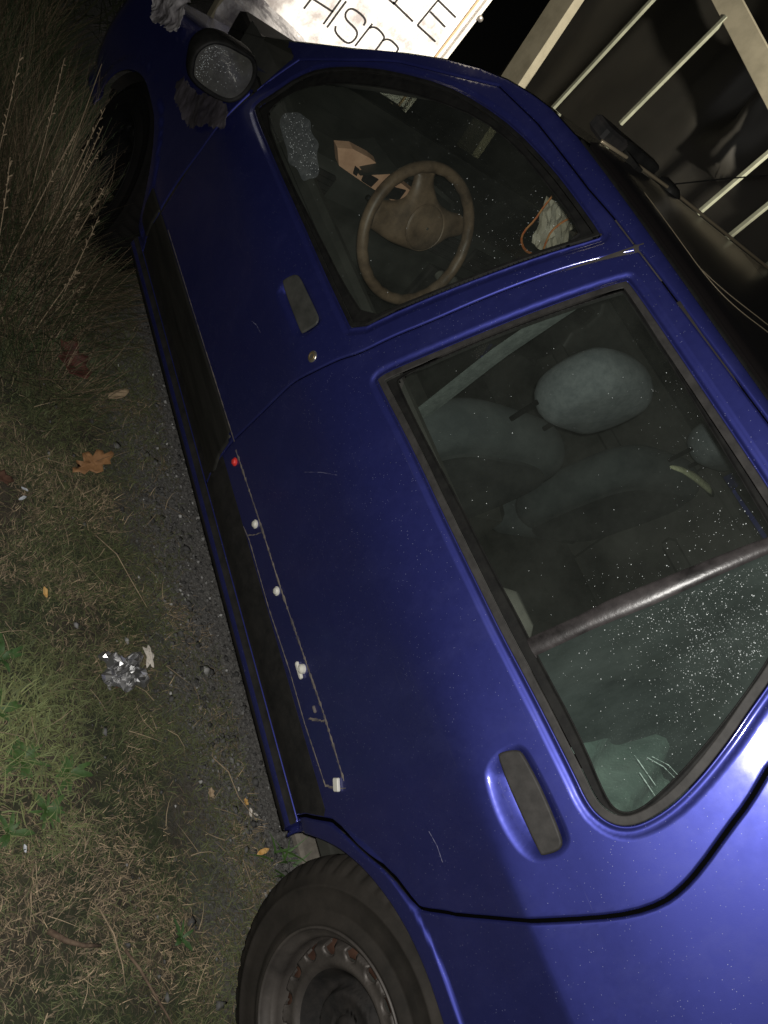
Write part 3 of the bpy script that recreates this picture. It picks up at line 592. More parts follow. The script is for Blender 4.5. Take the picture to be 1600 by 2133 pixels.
# edge line where the door skin folds under, scuffs
strip_on('dust_line', [(1.16, float(tz(.4655))), (1.35, float(tz(.4625))), (1.58, float(tz(.458))), (1.9, float(tz(.4535)))], .0032, .0008, M['residue'], front_door, .35, 9, 90)
for k, (a, b_, c, d) in enumerate([(.93, .66, .86, .745), (.22, .655, .17, .66), (1.35, .66, 1.30, .675)]):
    strip_on('scratch', [(a, float(tz(b_))), ((a + c) / 2, float(tz((b_ + d) / 2 + .004))), (c, float(tz(d)))], .0007, .0002, M['scratch'], rear_door if a < 1.0 else front_door, .8, 20 + k, 16)
def clip(u, z, kind, mt, label):
    c = offs(np.array([[u, float(tz(z))]]), 0.)[0]; n = N(np.array([u]), np.array([float(tz(z))]))[0]; mb = MB()
    if kind == 'round': mb.lathe([(.0095, -.001), (.0100, .002), (.0075, .0035), (.0060, .0065), (.0015, .0075)], c, n, (1, 0, 0), 14)
    elif kind == 'block':
        ax = np.array([(1, 0, 0), np.cross(n, (1, 0, 0)), n]); mb.box(c + n * .003, (.036, .009, .007), ax, .002); mb.lathe([(.010, 0), (.0095, .007), (.004, .011)], c + np.array((-.002, 0, .010)), n, (1, 0, 0), 14)
    elif kind == 'small':
        ax = np.array([(1, 0, 0), np.cross(n, (1, 0, 0)), n]); mb.box(c + n * .002, (.014, .005, .005), ax, .001)
    else:
        a = np.array((.86, 0, .35)); a /= np.linalg.norm(a); ax = np.array([a, np.cross(n, a), n]); mb.box(c + n * .003, (.024, .015, .007), ax, .0015)
    return tag(mb.build('trim_clip', mt, rear_door), label)
for u, z, k, mt, lb in ((1.118, .446, 'round', 'redclip', 'small red trim clip'), (.944, .453, 'round', 'clip', None), (.775, .458, 'round', 'clip', None), (.598, .456, 'block', 'clip', 'white trim clip with a bar'), (.512, .466, 'small', 'residue', None), (.366, .466, 'plate', 'clip', 'square white trim clip')):
    clip(u, z, k, M[mt], lb)
# lock barrel on the front door
c = offs(np.array([[1.121, float(tz(.793))]]), 0.)[0]; n = N(np.array([1.121]), np.array([float(tz(.793))]))[0]
lk = MB().lathe([(.0125, -.003), (.0125, .001), (.0105, .0028), (.0085, .0030)], c, n, (1, 0, 0), 24).build('door_lock', M['chrome'], front_door, True)
MB().lathe([(.0085, .0028), (.0083, .0034), (.0060, .0038), (.0055, .0026), (.001, .0026)], c, n, (1, 0, 0), 24).build('key_barrel', M['brass'], lk, True)
# dark liners behind the gaps and inside the wheel arches
def liner(name, pts, wd, parent):
    pts = np.asarray(pts, float); t = np.gradient(pts, axis=0); t /= np.linalg.norm(t, axis=1, keepdims=True) + 1e-9; nn = np.stack([-t[:, 1], t[:, 0]], 1)
    V = np.stack([offs(pts - nn * wd, -.0125), offs(pts + nn * wd, -.0125)], 1).reshape(-1, 3)
    return raw(name, V, [(2 * i, 2 * i + 2, 2 * i + 3, 2 * i + 1) for i in range(len(pts) - 1)], M['void'], parent)
liner('door_gap_seal', BL, .012, car); liner('door_gap_seal', RDOOR[len(BL):], .012, car); liner('door_gap_seal', FDOOR[len(BL):], .012, car)
liner('door_gap_seal', [(.36, SILT), (.8, SILT), (1.4, SILT), (2.0, SILT)], .012, car)
for cx0 in (-.007, 2.40):
    mb = MB(); V = []; n = 26
    for k in range(n + 1):
        a = math.pi * (.09 + .82 * k / n); rr = .325
        for y, q in ((.772, 1.), (.76, .995), (.52, .98)): V.append((cx0 + rr * q * math.cos(a), y, .29 + min(rr * q, .325) * math.sin(a) * .80))
    F = [(3 * i + j, 3 * i + 3 + j, 3 * i + 4 + j, 3 * i + 1 + j) for i in range(n) for j in (0, 1)]; mb.add(V, F)
    V = [(cx0, .52, .3)] + [(cx0 + .33 * math.cos(k / 24 * 6.283), .52, .29 + .27 * math.sin(k / 24 * 6.283)) for k in range(24)]; mb.add(V, [(0, 1 + k, 1 + (k + 1) % 24) for k in range(24)])
    mb.build('wheel_arch_liner', M['under'], car)
MB().box((1.2, 0, .27), (3.4, 1.38, .05)).build('underbody', M['under'], car)
FGP = chaikin(T_['fogpatch'], 2); wg = [o for o in bpy.data.objects if o.name.startswith('window_glass') and o.parent == front_door][0]
sheet('condensation_patch', lambda P: -sd(P, FGP) + .012 * (fbm0(P) - .5), bR(FGP), .004, lambda P: offs(P, -.0048), M['fog'], wg, (), lip=0)  # translucent pale oval with a ragged edge on the front window
for k in range(1):
    Q = rng.uniform(FGP.min(0), FGP.max(0), (700, 2)); Q = Q[sd(Q, FGP) < -.003]; Q = Q[rng.random(len(Q)) < .15 + .8 * smooth(1.88, 1.70, Q[:, 0])][:170]; Cc = offs(Q, -.0046); mb = MB()
    for c_, n_ in zip(Cc, N(Q[:, 0], Q[:, 1])): r_ = float(rng.uniform(.0004, .0011)); mb.lathe([(r_, 0), (r_ * .6, r_ * .5)], c_, n_, (1, 0, 0), 6)
    tag(mb.build('water_droplets', M['drop'], wg), kind='stuff')
# long scuffs on the small rear quarter pane
qg = [o for o in bpy.data.objects if o.name == 'quarter_glass'][0]
for k, pts in enumerate(([(.1945, .9595), (.1479, .9666)], [(.1713, .9548), (.1343, .9595)], [(.1851, .9739), (.1657, .9884), (.1442, .9957)], [(.1838, .9804), (.1655, .9953), (.1474, 1.0008)])):
    strip_on('glass_scuff', pts, .0008, .0006, M['scuff'], qg, .6, 60 + k, 18, -.0055)

# ------------------------------------------------------------ wheels
def make_wheel(parent):
    c = np.array((-.007, .821, .274)); n = np.array((.0291, 1, .0794)); n /= np.linalg.norm(n)
    X = np.cross(n, (0, 0, 1.)); X /= np.linalg.norm(X); Z = np.cross(X, n)
    w_ = bpy.data.objects.new('wheel', None); col.objects.link(w_); w_.parent = parent; w_.empty_display_size = .1
    # tyre: sidewall ring, shoulder blocks, tread
    prof = [(.176, -.012), (.180, -.002), (.186, -.001), (.200, -.012), (.203, -.013), (.206, -.012), (.224, -.010), (.240, -.011), (.2415, -.0095), (.246, -.0095), (.2475, -.012), (.262, -.017), (.2655, -.018), (.2755, -.025), (.2845, -.037), (.2895, -.050), (.2905, -.064), (.2905, -.072), (.2835, -.073), (.2835, -.080), (.291, -.081), (.291, -.112), (.284, -.113), (.284, -.120), (.291, -.121), (.2905, -.150), (.283, -.165), (.25, -.185), (.19, -.182)]
    NA = 288; V = []; 
    for (r, h) in prof:
        for k in range(NA):
            a = 2 * math.pi * k / NA; ph = (k % 6); cut = 0.
            if -.052 < h < -.017 and r > .262 and ph in (0, 1): cut = .0065 * min(1, (r - .262) / .015)
            if h <= -.052 and h > -.152 and r > .288 and ((k + int(h * 120)) % 6) in (0,): cut = .006
            rr = r - cut * .8; hh = h - cut * .5
            V.append(c + n * hh + rr * (math.cos(a) * X + math.sin(a) * Z))
    V = np.array(V); m_ = len(prof); i, k = np.meshgrid(np.arange(m_ - 1), np.arange(NA), indexing='ij'); i = i.ravel(); k = k.ravel(); k2 = (k + 1) % NA
    F = np.stack([i * NA + k, (i + 1) * NA + k, (i + 1) * NA + k2, i * NA + k2], 1)
    o = raw('tyre', V, F, M['tyre'], w_)
    # steel rim: lip and barrel as a lathe, pierced disc cut from a sheet
    L = [(.1765, -.020), (.1795, -.006), (.1785, .000), (.1755, .0005), (.1735, -.004), (.172, -.012), (.163, -.017), (.1585, -.020), (.1575, -.030), (.1560, -.048), (.150, -.052)]
    rim = MB().lathe(L, c, n, X, 96, ring=True).build('rim', M['rim'], w_, True)
    hole = lambda P: np.min([np.hypot(P[:, 0] - .1385 * math.cos(R(37.4 + 22.5 * k)), P[:, 1] - .1385 * math.sin(R(37.4 + 22.5 * k))) for k in range(16)], axis=0) - .0125
    rad = lambda P: np.hypot(P[:, 0], P[:, 1])
    def hgt(P):
        r = rad(P); s = lambda a, b_: smooth(a, b_, r)
        h = -.052 + .022 * s(.154, .140) * 1.0 - .002 * np.cos(r * 150); h = h - .040 * s(.118, .078) + .018 * s(.073, .064) - .006 * s(.036, .031)
        return h - .0035 * smooth(.004, .0, hole(P))
    g = lambda P: np.minimum(hole(P), np.minimum(.1525 - rad(P), rad(P) - .104))
    sheet('hub_dish', lambda P: np.minimum(.1040 - rad(P), rad(P) - .010), ((-.12, .12), (-.12, .12)), .006, lambda P: c + P[:, :1] * X + P[:, 1:] * Z + hgt(P)[:, None] * n, M['hubdark'], w_, (), lip=0)  # shade of the deep hub recess put into a darker dish colour
    sheet('rim_disc', g, ((-.156, .156), (-.156, .156)), .005, lambda P: c + P[:, :1] * X + P[:, 1:] * Z + hgt(P)[:, None] * n, M['rim'], w_, (.002,), lip=.004)
    MB().lathe([(.151, -.050), (.149, -.047), (.126, -.047), (.124, -.050)], c, n, X, 64, ring=True).build('rust_ring', M['rust'], w_, True)
    MB().lathe([(.150, -.135), (.150, -.118), (.146, -.116), (.02, -.116)], c, n, X, 48).build('brake_drum', M['rust'], w_, True)
    MB().lathe([(.029, -.10), (.029, -.060), (.024, -.050), (.01, -.048)], c, n, X, 32).build('hub_cap', M['hubdark'], w_, True)
    for k in range(4):
        a = R(31 + 90 * k); q = c + .050 * (math.cos(a) * X + math.sin(a) * Z)
        MB().lathe([(.0135, -.078), (.0125, -.068), (.0095, -.067)], q, n, X, 20).lathe([(.0088, -.070), (.0088, -.057), (.0065, -.054)], q, n, X, 6).build('wheel_bolt', M['bolt'], w_)
    return w_
wheel = make_wheel(car)
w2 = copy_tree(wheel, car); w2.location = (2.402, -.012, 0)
for o in [x for x in bpy.data.objects if x.parent == w2]:      # shade over the front wheel, put in as near-black material copies
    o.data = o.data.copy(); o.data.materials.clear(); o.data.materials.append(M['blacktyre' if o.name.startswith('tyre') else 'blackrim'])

# ------------------------------------------------------------ door mirror
MG = np.array([(.918, .848), (.933, .888), (.916, .924), (.885, .937), (.845, .938), (.81, .939), (.788, .906), (.788, .864), (.802, .835), (.828, .826), (.88, .829), (.91, .837)])
MG = chaikin(MG, 2); mc = MG.mean(0)
side = bpy.data.objects.new('side_mirror', None); col.objects.link(side); side.parent = car
def mring(k, grow, x): 
    d = MG - mc; L = np.linalg.norm(d, axis=1, keepdims=True); q = mc + d * k + d / L * grow; return [(x, a, b_) for a, b_ in q]
rings = [mring(1, -.001, 1.953), mring(1, .003, 1.947), mring(1, .008, 1.945), mring(1, .0115, 1.950), mring(1, .013, 1.965), mring(.99, .011, 1.99), mring(.93, .006, 2.02), mring(.78, .0, 2.045), mring(.5, 0, 2.06), mring(.1, 0, 2.065)]
n = len(MG); V = [p for r_ in rings for p in r_]; F = [(i * n + k, i * n + (k + 1) % n, (i + 1) * n + (k + 1) % n, (i + 1) * n + k) for i in range(len(rings) - 1) for k in range(n)]
raw('mirror_housing', V, F, M['black'], side, True)
V = [(1.9515 - .003 * (1 - .0), mc[0], mc[1])] + [(1.9515, a, b_) for a, b_ in MG]
raw('mirror_glass', [(1.9515, mc[0], mc[1])] + V[1:], [(0, 1 + k, 1 + (k + 1) % n) for k in range(n)], M['mirror'], side, True)
Q = rng.uniform(MG.min(0), MG.max(0), (1400, 2)); Q = Q[(sd(Q, MG) < -.004)]; Q = Q[rng.random(len(Q)) < .10 + .9 * np.exp(-((Q[:, 0] - .915) / .022) ** 2)][:150]
mb = MB()
for a, b_ in Q:
    r_ = float(rng.uniform(.0004, .0010)); mb.lathe([(r_, 0), (r_ * .6, r_ * .45)], (1.951, a, b_), (-1, 0, .1), (0, 1, 0), 6)
tag(mb.build('water_droplets', M['drop'], side), kind='stuff')
MB().box((2.005, .765, .872), (.05, .07, .04), None, .012).build('mirror_arm', M['black'], side)
# sail panel ahead of the front window, windscreen, rear screen, wiper cowl
hl = []
top = AS
V = []; 
for k, (a, b_) in enumerate(top):
    e = S(np.array([a]), np.array([float(tz(b_))]))[0]
    for j in range(9):
        f_ = j / 8; y = e[1] * (1 - 2 * f_); bow = .10 * (1 - (1 - 2 * f_) ** 2) * (1 if b_ < 1.3 else .3); V.append((e[0] + bow, y, e[2] + (.004 if b_ > 1.3 else 0) * (1 - (1 - 2 * f_) ** 2)))
raw('windscreen', V, [(i * 9 + j, i * 9 + j + 1, i * 9 + j + 10, i * 9 + j + 9) for i in range(len(top) - 1) for j in range(8)], M['glass_screen'], car, True)
MB().box((2.33, 0, .825), (.28, 1.30, .09), None, .01).build('wiper_cowl', M['black'], car)

# ------------------------------------------------------------ right-hand copies of the left-hand panels
for o in (front_door, rear_door, shell, sill, fender, hood, roof, gutter):
    kids = [c for c in bpy.data.objects if c.parent == o and c.name.split('.')[0] in ('window_trim', 'window_seal', 'window_glass', 'quarter_glass', 'window_divider_bar', 'door_handle', 'side_molding')]
    c = o.copy(); col.objects.link(c); c.parent = car; c.scale = (1, -1, 1)
    for k in kids:
        d = k.copy(); col.objects.link(d); d.parent = c
        if o is front_door and k.name.startswith('window_glass'): d.data = k.data.copy(); d.data.materials.clear(); d.data.materials.append(M['glass_far'])
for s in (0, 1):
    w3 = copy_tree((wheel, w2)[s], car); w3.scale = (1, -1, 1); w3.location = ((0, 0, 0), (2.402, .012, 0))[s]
    
# ------------------------------------------------------------ cabin
MB().box((1.1, 0, .31), (2.3, 1.47, .03)).build('cabin_floor', M['dash'], car)
for s in (1, -1):
    # inner door cards and pillar trims
    mb = MB()
    for x0, x1 in ((.12, 1.065), (1.067, 1.95)):
        mb.box(((x0 + x1) / 2, s * .715, .60), (x1 - x0, .03, .56), None, .01); mb.box(((x0 + x1) / 2, s * .695, .66), ((x1 - x0) * .7, .05, .05), None, .012)
        mb.box(((x0 + x1) / 2, s * .722, .882), (x1 - x0, .035, .05), None, .012)
    mb.build('door_card', M['dash'], car)
    q = []
    for z in np.linspace(.35, 1.36, 12): e = S(np.array([1.035 - (z - .9) * .22 if z > .9 else 1.05]), np.array([float(tz(z))]))[0]; q.append((e[0], s * (e[1] - .035), e[2]))
    MB().tube(q, .032, 8, True, .5).build('pillar_trim', M['headliner'], car, True)
    q = [(.80, s * .57, 1.345), (1.2, s * .57, 1.335), (1.5, s * .57, 1.28), (1.8, s * .60, 1.10), (2.0, s * .63, .97)]; MB().tube(q, .022, 8).build('roof_rail_trim', M['headliner'], car, True)
    q = [(.80, s * .57, 1.345), (.3, s * .55, 1.33), (.05, s * .58, 1.2), (-.05, s * .66, .95)]; MB().tube(q, .035, 8).build('roof_rail_trim', M['headliner'], car, True)
V = [(x, y, 1.375 - .02 * (y / .55) ** 2 - .05 * max(0, x - .95) ** 2) for x in np.linspace(-.1, 1.22, 8) for y in np.linspace(-.56, .56, 8)]
raw('headliner', V, [(i * 8 + j, i * 8 + j + 1, i * 8 + j + 9, i * 8 + j + 8) for i in range(7) for j in range(7)], M['headliner'], car, True)
def seat(y0, parent):
    s_ = bpy.data.objects.new('seat', None); col.objects.link(s_); s_.parent = parent
    a = R(14); up = np.array((-math.sin(a), 0, math.cos(a))); fw = np.array((math.cos(a), 0, math.sin(a))); lat = np.array((0, 1., 0)); c0 = np.array((1.06, y0, .46))
    # backrest with rounded shoulders: outline in its own plane, swollen front and back
    OL = np.array([(-.21, 0), (-.245, .18), (-.245, .34), (-.225, .415), (-.17, .462), (-.08, .480), (.08, .480), (.17, .462), (.225, .415), (.245, .34), (.245, .18), (.21, 0)]); OL = chaikin(OL, 2)
    def pillow(nm, OUT, ctr, half, rim_w, mt, bulge=0., K=9):
        c2 = OUT.mean(0); V = []; m_ = len(OUT)
        for i in range(K):
            th = -math.pi / 2 + math.pi * i / (K - 1); L = np.linalg.norm(OUT - c2, axis=1, keepdims=True); q = OUT - (OUT - c2) / L * rim_w * (1 - math.cos(th)); hh = half * math.sin(th)
            V += [ctr + lat * a_ + up * b_ + fw * hh for a_, b_ in q]
        F = [(i * m_ + k, i * m_ + (k + 1) % m_, (i + 1) * m_ + (k + 1) % m_, (i + 1) * m_ + k) for i in range(K - 1) for k in range(m_)]
        for s0, base in ((-1, 0), (1, (K - 1) * m_)):
            prev = base; q0 = c2 + (OUT - c2) / np.linalg.norm(OUT - c2, axis=1, keepdims=True) * (np.linalg.norm(OUT - c2, axis=1, keepdims=True) - rim_w)
            for f_ in (.66, .33, .06):
                st_ = len(V); V += [ctr + lat * a_ + up * b_ + fw * s0 * (half + bulge * (1 - f_ ** 2)) for a_, b_ in c2 + (q0 - c2) * f_]
                F += [(prev + k, prev + (k + 1) % m_, st_ + (k + 1) % m_, st_ + k) if s0 > 0 else (prev + (k + 1) % m_, prev + k, st_ + k, st_ + (k + 1) % m_) for k in range(m_)]; prev = st_
            F.append(tuple(prev + k for k in range(m_)) if s0 > 0 else tuple(prev + k for k in range(m_ - 1, -1, -1)))
        raw(nm, V, F, M[mt], s_, True)
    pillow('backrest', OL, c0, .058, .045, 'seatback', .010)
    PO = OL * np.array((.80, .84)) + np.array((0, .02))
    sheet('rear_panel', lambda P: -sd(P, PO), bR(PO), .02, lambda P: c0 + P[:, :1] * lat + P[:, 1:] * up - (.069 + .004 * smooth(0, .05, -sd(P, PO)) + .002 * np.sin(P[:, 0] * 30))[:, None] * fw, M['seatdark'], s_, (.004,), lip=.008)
    HP = np.array([(-.105, -.02), (-.122, .05), (-.118, .13), (-.09, .195), (.0, .215), (.09, .195), (.118, .13), (.122, .05), (.105, -.02), (.07, -.06), (-.07, -.06)]); HP = chaikin(HP * np.array((1.02, .80)) + np.array((0, .012)), 2); hc = c0 + up * .555 + fw * .02 + lat * -.045
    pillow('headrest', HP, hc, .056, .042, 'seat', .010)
    for q in (-.06, .06): MB().tube([c0 + up * .44 + lat * q + fw * .0, c0 + up * .55 + lat * q + fw * .01], .006, 8).build('headrest_post', M['void'], s_)
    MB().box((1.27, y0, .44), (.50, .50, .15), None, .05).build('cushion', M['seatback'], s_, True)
    return s_
st = seat(.37, car); s2 = copy_tree(st, car); s2.location = (.03, -.74, 0)
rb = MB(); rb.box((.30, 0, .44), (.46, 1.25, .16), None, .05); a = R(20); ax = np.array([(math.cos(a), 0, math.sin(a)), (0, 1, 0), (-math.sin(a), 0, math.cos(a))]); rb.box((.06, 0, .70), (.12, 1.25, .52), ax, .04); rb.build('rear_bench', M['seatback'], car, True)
tag(MB().box((-.25, 0, .93), (.5, 1.2, .02), None, .005).build('parcel_shelf', M['shelf'], car), None)
MB().box((.50, .635, .825), (.13, .07, .12), None, .03).build('armrest_end', M['beige'], car, True)
r5 = np.random.default_rng(8); V = []
for i in range(12):
    for j in range(12): V.append((.245 - .15 * i / 11, .735 - .27 * j / 11 - .0 * i, .905 + .022 * math.sin(i * .9 + j * .6) + r5.uniform(0, .012)))
raw('shelf_end', V, [(i * 12 + j, (i + 1) * 12 + j, (i + 1) * 12 + j + 1, i * 12 + j + 1) for i in range(11) for j in range(11)], M['shelfend'], car, True)
# seat belts
def belt(name, pts, mt): 
    pts = np.array(pts, float); t = np.linspace(0, 1, 20); k = np.linspace(0, 1, len(pts)); P_ = np.stack([np.interp(t, k, pts[:, i]) for i in range(3)], 1)
    MB().tube(P_, .024, 6, True, .06).build(name, mt, car)
belt('seat_belt', [(.93, .60, 1.26), (.96, .615, 1.05), (.99, .62, .75), (1.0, .62, .5)], M['belt'])
# yellowish strip along the top of the passenger backrest
MB().tube([(.965, -.30, .915), (.955, -.36, .925), (.95, -.45, .918), (.945, -.55, .902), (.940, -.60, .888)], .018, 8, True, .5, [.004, .012, .019, .021, .019]).build('yellow_piping', M['yellow'], car, True)
# dashboard as a section swept across the car
DP = [(2.26, .905), (2.17, .912), (1.98, .915), (1.86, .905), (1.79, .885), (1.765, .86), (1.765, .80), (1.79, .74), (1.76, .66), (1.80, .56), (1.95, .50), (2.26, .50)]
V = [(a, y, b_) for y in (-.70, .70) for a, b_ in DP]; n = len(DP); dash = raw('dashboard', V, [(k, (k + 1) % n, n + (k + 1) % n, n + k) for k in range(n)] + [tuple(range(n)), tuple(range(2 * n - 1, n - 1, -1))], M['dash'], car)
d = dash.modifiers.new('bevel', 'BEVEL'); d.width = .012; d.segments = 3
X0 = 1.735
# tan instrument carrier left bare in the binnacle, with dark gauges
mb = MB(); CL = CLUSTER
mb.prism(CL, (0, .03), lambda a, b_, h: (X0 + h, a, b_)); mb.build('instrument_carrier', M['tan'], dash)
for P_ in GAUGES: MB().prism(P_, (-.004, .004), lambda a, b_, h: (X0 + h, a, b_)).build('gauge_recess', M['hubdark'], dash)
q = [(X0 - .03, .545, .93), (X0 - .05, .48, .985), (X0 - .055, .37, 1.0), (X0 - .05, .27, .985), (X0 - .03, .20, .92)]
V = []; 
for k, p in enumerate(q):
    V += [p, (p[0] + .16, p[1], p[2] - .02), (p[0] + .16, p[1], p[2] - .045), (p[0] + .004, p[1], p[2] - .012)]
raw('binnacle_hood', V, [(4 * i + j, 4 * i + 4 + j, 4 * i + 4 + (j + 1) % 4, 4 * i + (j + 1) % 4) for i in range(len(q) - 1) for j in range(4)], M['dash'], dash)
for y in (.62, .10, -.05, -.60): 
    mb = MB(); mb.box((1.760, y, .83), (.016, .12, .07), None, .005)
    for k in range(4): mb.box((1.750, y, .805 + k * .016), (.006, .105, .003))
    mb.build('air_vent', M['hubdark'], dash)
mb = MB(); mb.box((1.745, .02, .70), (.03, .20, .13), None, .006)
for k in range(3): mb.box((1.728, .02, .66 + k * .04), (.006, .17, .006))
mb.build('radio_stack', M['hubdark'], dash)
for k in range(3): MB().lathe([(.016, 0), (.014, .016), (.004, .018)], (1.73, -.04 + .06 * k, .755), (-1, 0, 0), (0, 1, 0), 16).build('heater_knob', M['beige'], dash)
mb = MB(); mb.box((1.40, 0, .42), (.75, .20, .22), None, .03); mb.tube([(1.45, .01, .5), (1.43, .01, .66), (1.42, .01, .70)], .009, 8); mb.lathe([(.01, -.02), (.023, 0), (.022, .025), (.006, .035)], (1.42, .01, .70), (0, 0, 1), (1, 0, 0), 14); mb.build('centre_console', M['dash'], car)
mb = MB(); 
for y in (.50, .38, .26): mb.tube([(1.86, y, .58), (1.78, y, .45), (1.74, y, .40)], .008, 6); mb.box((1.735, y, .39), (.02, .05, .06), None, .005)
mb.build('pedals', M['rim'], car)
mb = MB(); 
for k in range(7): mb.box((1.30 + k * .045, .545, .60 + .01 * (k % 2)), (.012, .10, .01), None, .002)
mb.box((1.42, .60, .58), (.42, .03, .12), None, .01); mb.build('door_pocket', M['pocket'], car)

# ------------------------------------------------------------ steering wheel
SWC = np.array(SW_C); sn = np.array((-math.cos(R(SW_T)), 0, math.sin(R(SW_T)))); su = np.array((math.sin(R(SW_T)), 0, math.cos(R(SW_T)))); sr = np.array((0, -1., 0))
sw = bpy.data.objects.new('steering_wheel', None); col.objects.link(sw); sw.parent = car
SR = SW_R
ring = []
for k in range(97): a = 2 * math.pi * k / 96; ring.append(SWC + SR * (math.cos(a) * sr + math.sin(a) * su) + sn * .012)
V = []; nn = 12
for k in range(96):
    a = 2 * math.pi * k / 96; d_ = math.cos(a) * sr + math.sin(a) * su
    for j in range(nn):
        b_ = 2 * math.pi * j / nn; V.append(SWC + d_ * (SR + .0145 * math.cos(b_) + .0012 * math.cos(24 * a) * (math.cos(b_) < -.3)) + sn * (.010 + .016 * math.sin(b_)))
raw('steering_rim', V, [(k * nn + j, ((k + 1) % 96) * nn + j, ((k + 1) % 96) * nn + (j + 1) % nn, k * nn + (j + 1) % nn) for k in range(96) for j in range(nn)], M['steer'], sw, True)
def pt(deg, r): return (r * math.cos(R(deg)), r * math.sin(R(deg)))
PAD = []
for deg, r in SW_PAD: PAD.append(pt(deg, r * SR / .186))
PAD = chaikin(np.array(PAD), 2)
gp = lambda P: -sd(P, PAD)
rp = lambda P: np.hypot(P[:, 0] - .004, P[:, 1] - .025)
sheet('steering_pad', gp, ((-.2, .2), (-.2, .2)), .006, lambda P: SWC + P[:, :1] * sr + P[:, 1:] * su + ((-.008 + .018 * np.sqrt(np.clip(1 - (1 - np.clip(gp(P) / .022, 0, 1)) ** 2, 0, 1)) + .016 * smooth(.12, .03, rp(P)) - .0035 * np.exp(-((rp(P) - .0585) / .0016) ** 2) + .006 * smooth(.15, .185, rp(P))))[:, None] * sn, M['steer'], sw, (.0015, .005, .011, .018), extra=((lambda P: rp(P) - .0585, (-.003, -.0015, 0, .0015, .003)),), lip=.02, flip=True)
MB().lathe([(.004, 0), (.0035, .002), (.001, .003)], SWC + sn * .0262 + sr * .006 + su * .026, sn, su, 12).build('badge_stud', M['chrome'], sw)
MB().tube([SWC - sn * .02, SWC - sn * .20], .038, 16).build('steering_column', M['dash'], sw, True)
for s, l in ((1, .15), (-1, .15)): MB().tube([SWC - sn * .06 + sr * s * .03, SWC - sn * .05 + sr * s * l + su * .03], .007, 8).build('control_stalk', M['black'], sw, True)

# ------------------------------------------------------------ ground
GZ = -.022
def vnoise(x, y, sc, seed):
    r_ = np.random.default_rng(seed); G = r_.random((64, 64)); u = x * sc + 17.3; v = y * sc + 9.1; i = np.floor(u).astype(int); j = np.floor(v).astype(int); a = u - i; b_ = v - j; a = a * a * (3 - 2 * a); b_ = b_ * b_ * (3 - 2 * b_)
    g_ = lambda p, q: G[p % 64, q % 64]
    return (g_(i, j) * (1 - a) + g_(i + 1, j) * a) * (1 - b_) + (g_(i, j + 1) * (1 - a) + g_(i + 1, j + 1) * a) * b_
def fbm(x, y, sc, seed, o=4): return sum(vnoise(x, y, sc * 2 ** k, seed + k) * .5 ** k for k in range(o)) / sum(.5 ** k for k in range(o))
def gravel_edge(x): return .765 + .05 * (fbm(x, x * 0, 3.2, 5) - .5) * 2 - .20 * smooth(1.25, 1.75, x) + .0 * x - .10 * smooth(.75, .3, x)
def gh(x, y): return GZ + .018 * (fbm(x, y, 4, 11) - .5) + .010 * (fbm(x, y, 22, 21) - .5) + .012 * smooth(.8, 1.1, y) * (1 + 0 * x)
m, nt, b = mat('soil_moss_gravel', (.04, .035, .025), .95)
soil = ramp(nt, noise(nt, 18, 8, .7), [(.32, (.018, .014, .010)), (.5, (.040, .034, .022)), (.68, (.075, .062, .042))])
moss = ramp(nt, noise(nt, 55, 6, .7), [(.3, (.014, .020, .009)), (.7, (.048, .060, .024))])
grit = ramp(nt, noise(nt, 120, 6, .75), [(.35, (.04, .038, .036)), (.55, (.13, .126, .118)), (.72, (.26, .25, .235))])
tc = node(nt, 'TexCoord'); sx = node(nt, 'SeparateXYZ'); nt.links.new(tc.outputs['Object'], sx.inputs[0])
dx = mathn(nt, 'ADD', sx.outputs[1], mathn(nt, 'MULTIPLY', noise(nt, 6, 5, .7), .22))
gm = node(nt, 'MapRange'); gm.inputs['From Min'].default_value = .83; gm.inputs['From Max'].default_value = .98; nt.links.new(dx, gm.inputs['Value'])
c = mixc(nt, ramp(nt, noise(nt, 5, 5, .65), [(.42, 0.), (.56, 1.)]), soil, moss); c = mixc(nt, gm.outputs[0], grit, c)
nt.links.new(c, b.inputs['Base Color']); bump(nt, b, noise(nt, 130, 6, .8), .9, .006)
xs = np.concatenate([np.linspace(-60, -.6, 14), np.arange(-.5, 4.6, .02), np.linspace(4.8, 80, 16)]); ys = np.concatenate([np.linspace(-60, .1, 16), np.arange(.2, 2.0, .02), np.linspace(2.1, 60, 14)])
Xg, Yg = np.meshgrid(xs, ys, indexing='ij'); near = (Xg > -.6) & (Xg < 4.7) & (Yg > .15) & (Yg < 2.05)
Zg = np.where(near, gh(Xg, Yg), GZ); I = np.arange(Xg.size).reshape(Xg.shape)
F = np.stack([I[:-1, :-1].ravel(), I[1:, :-1].ravel(), I[1:, 1:].ravel(), I[:-1, 1:].ravel()], 1)
tag(raw('ground', np.stack([Xg.ravel(), Yg.ravel(), Zg.ravel()], 1), F, m, None, True), kind='structure')
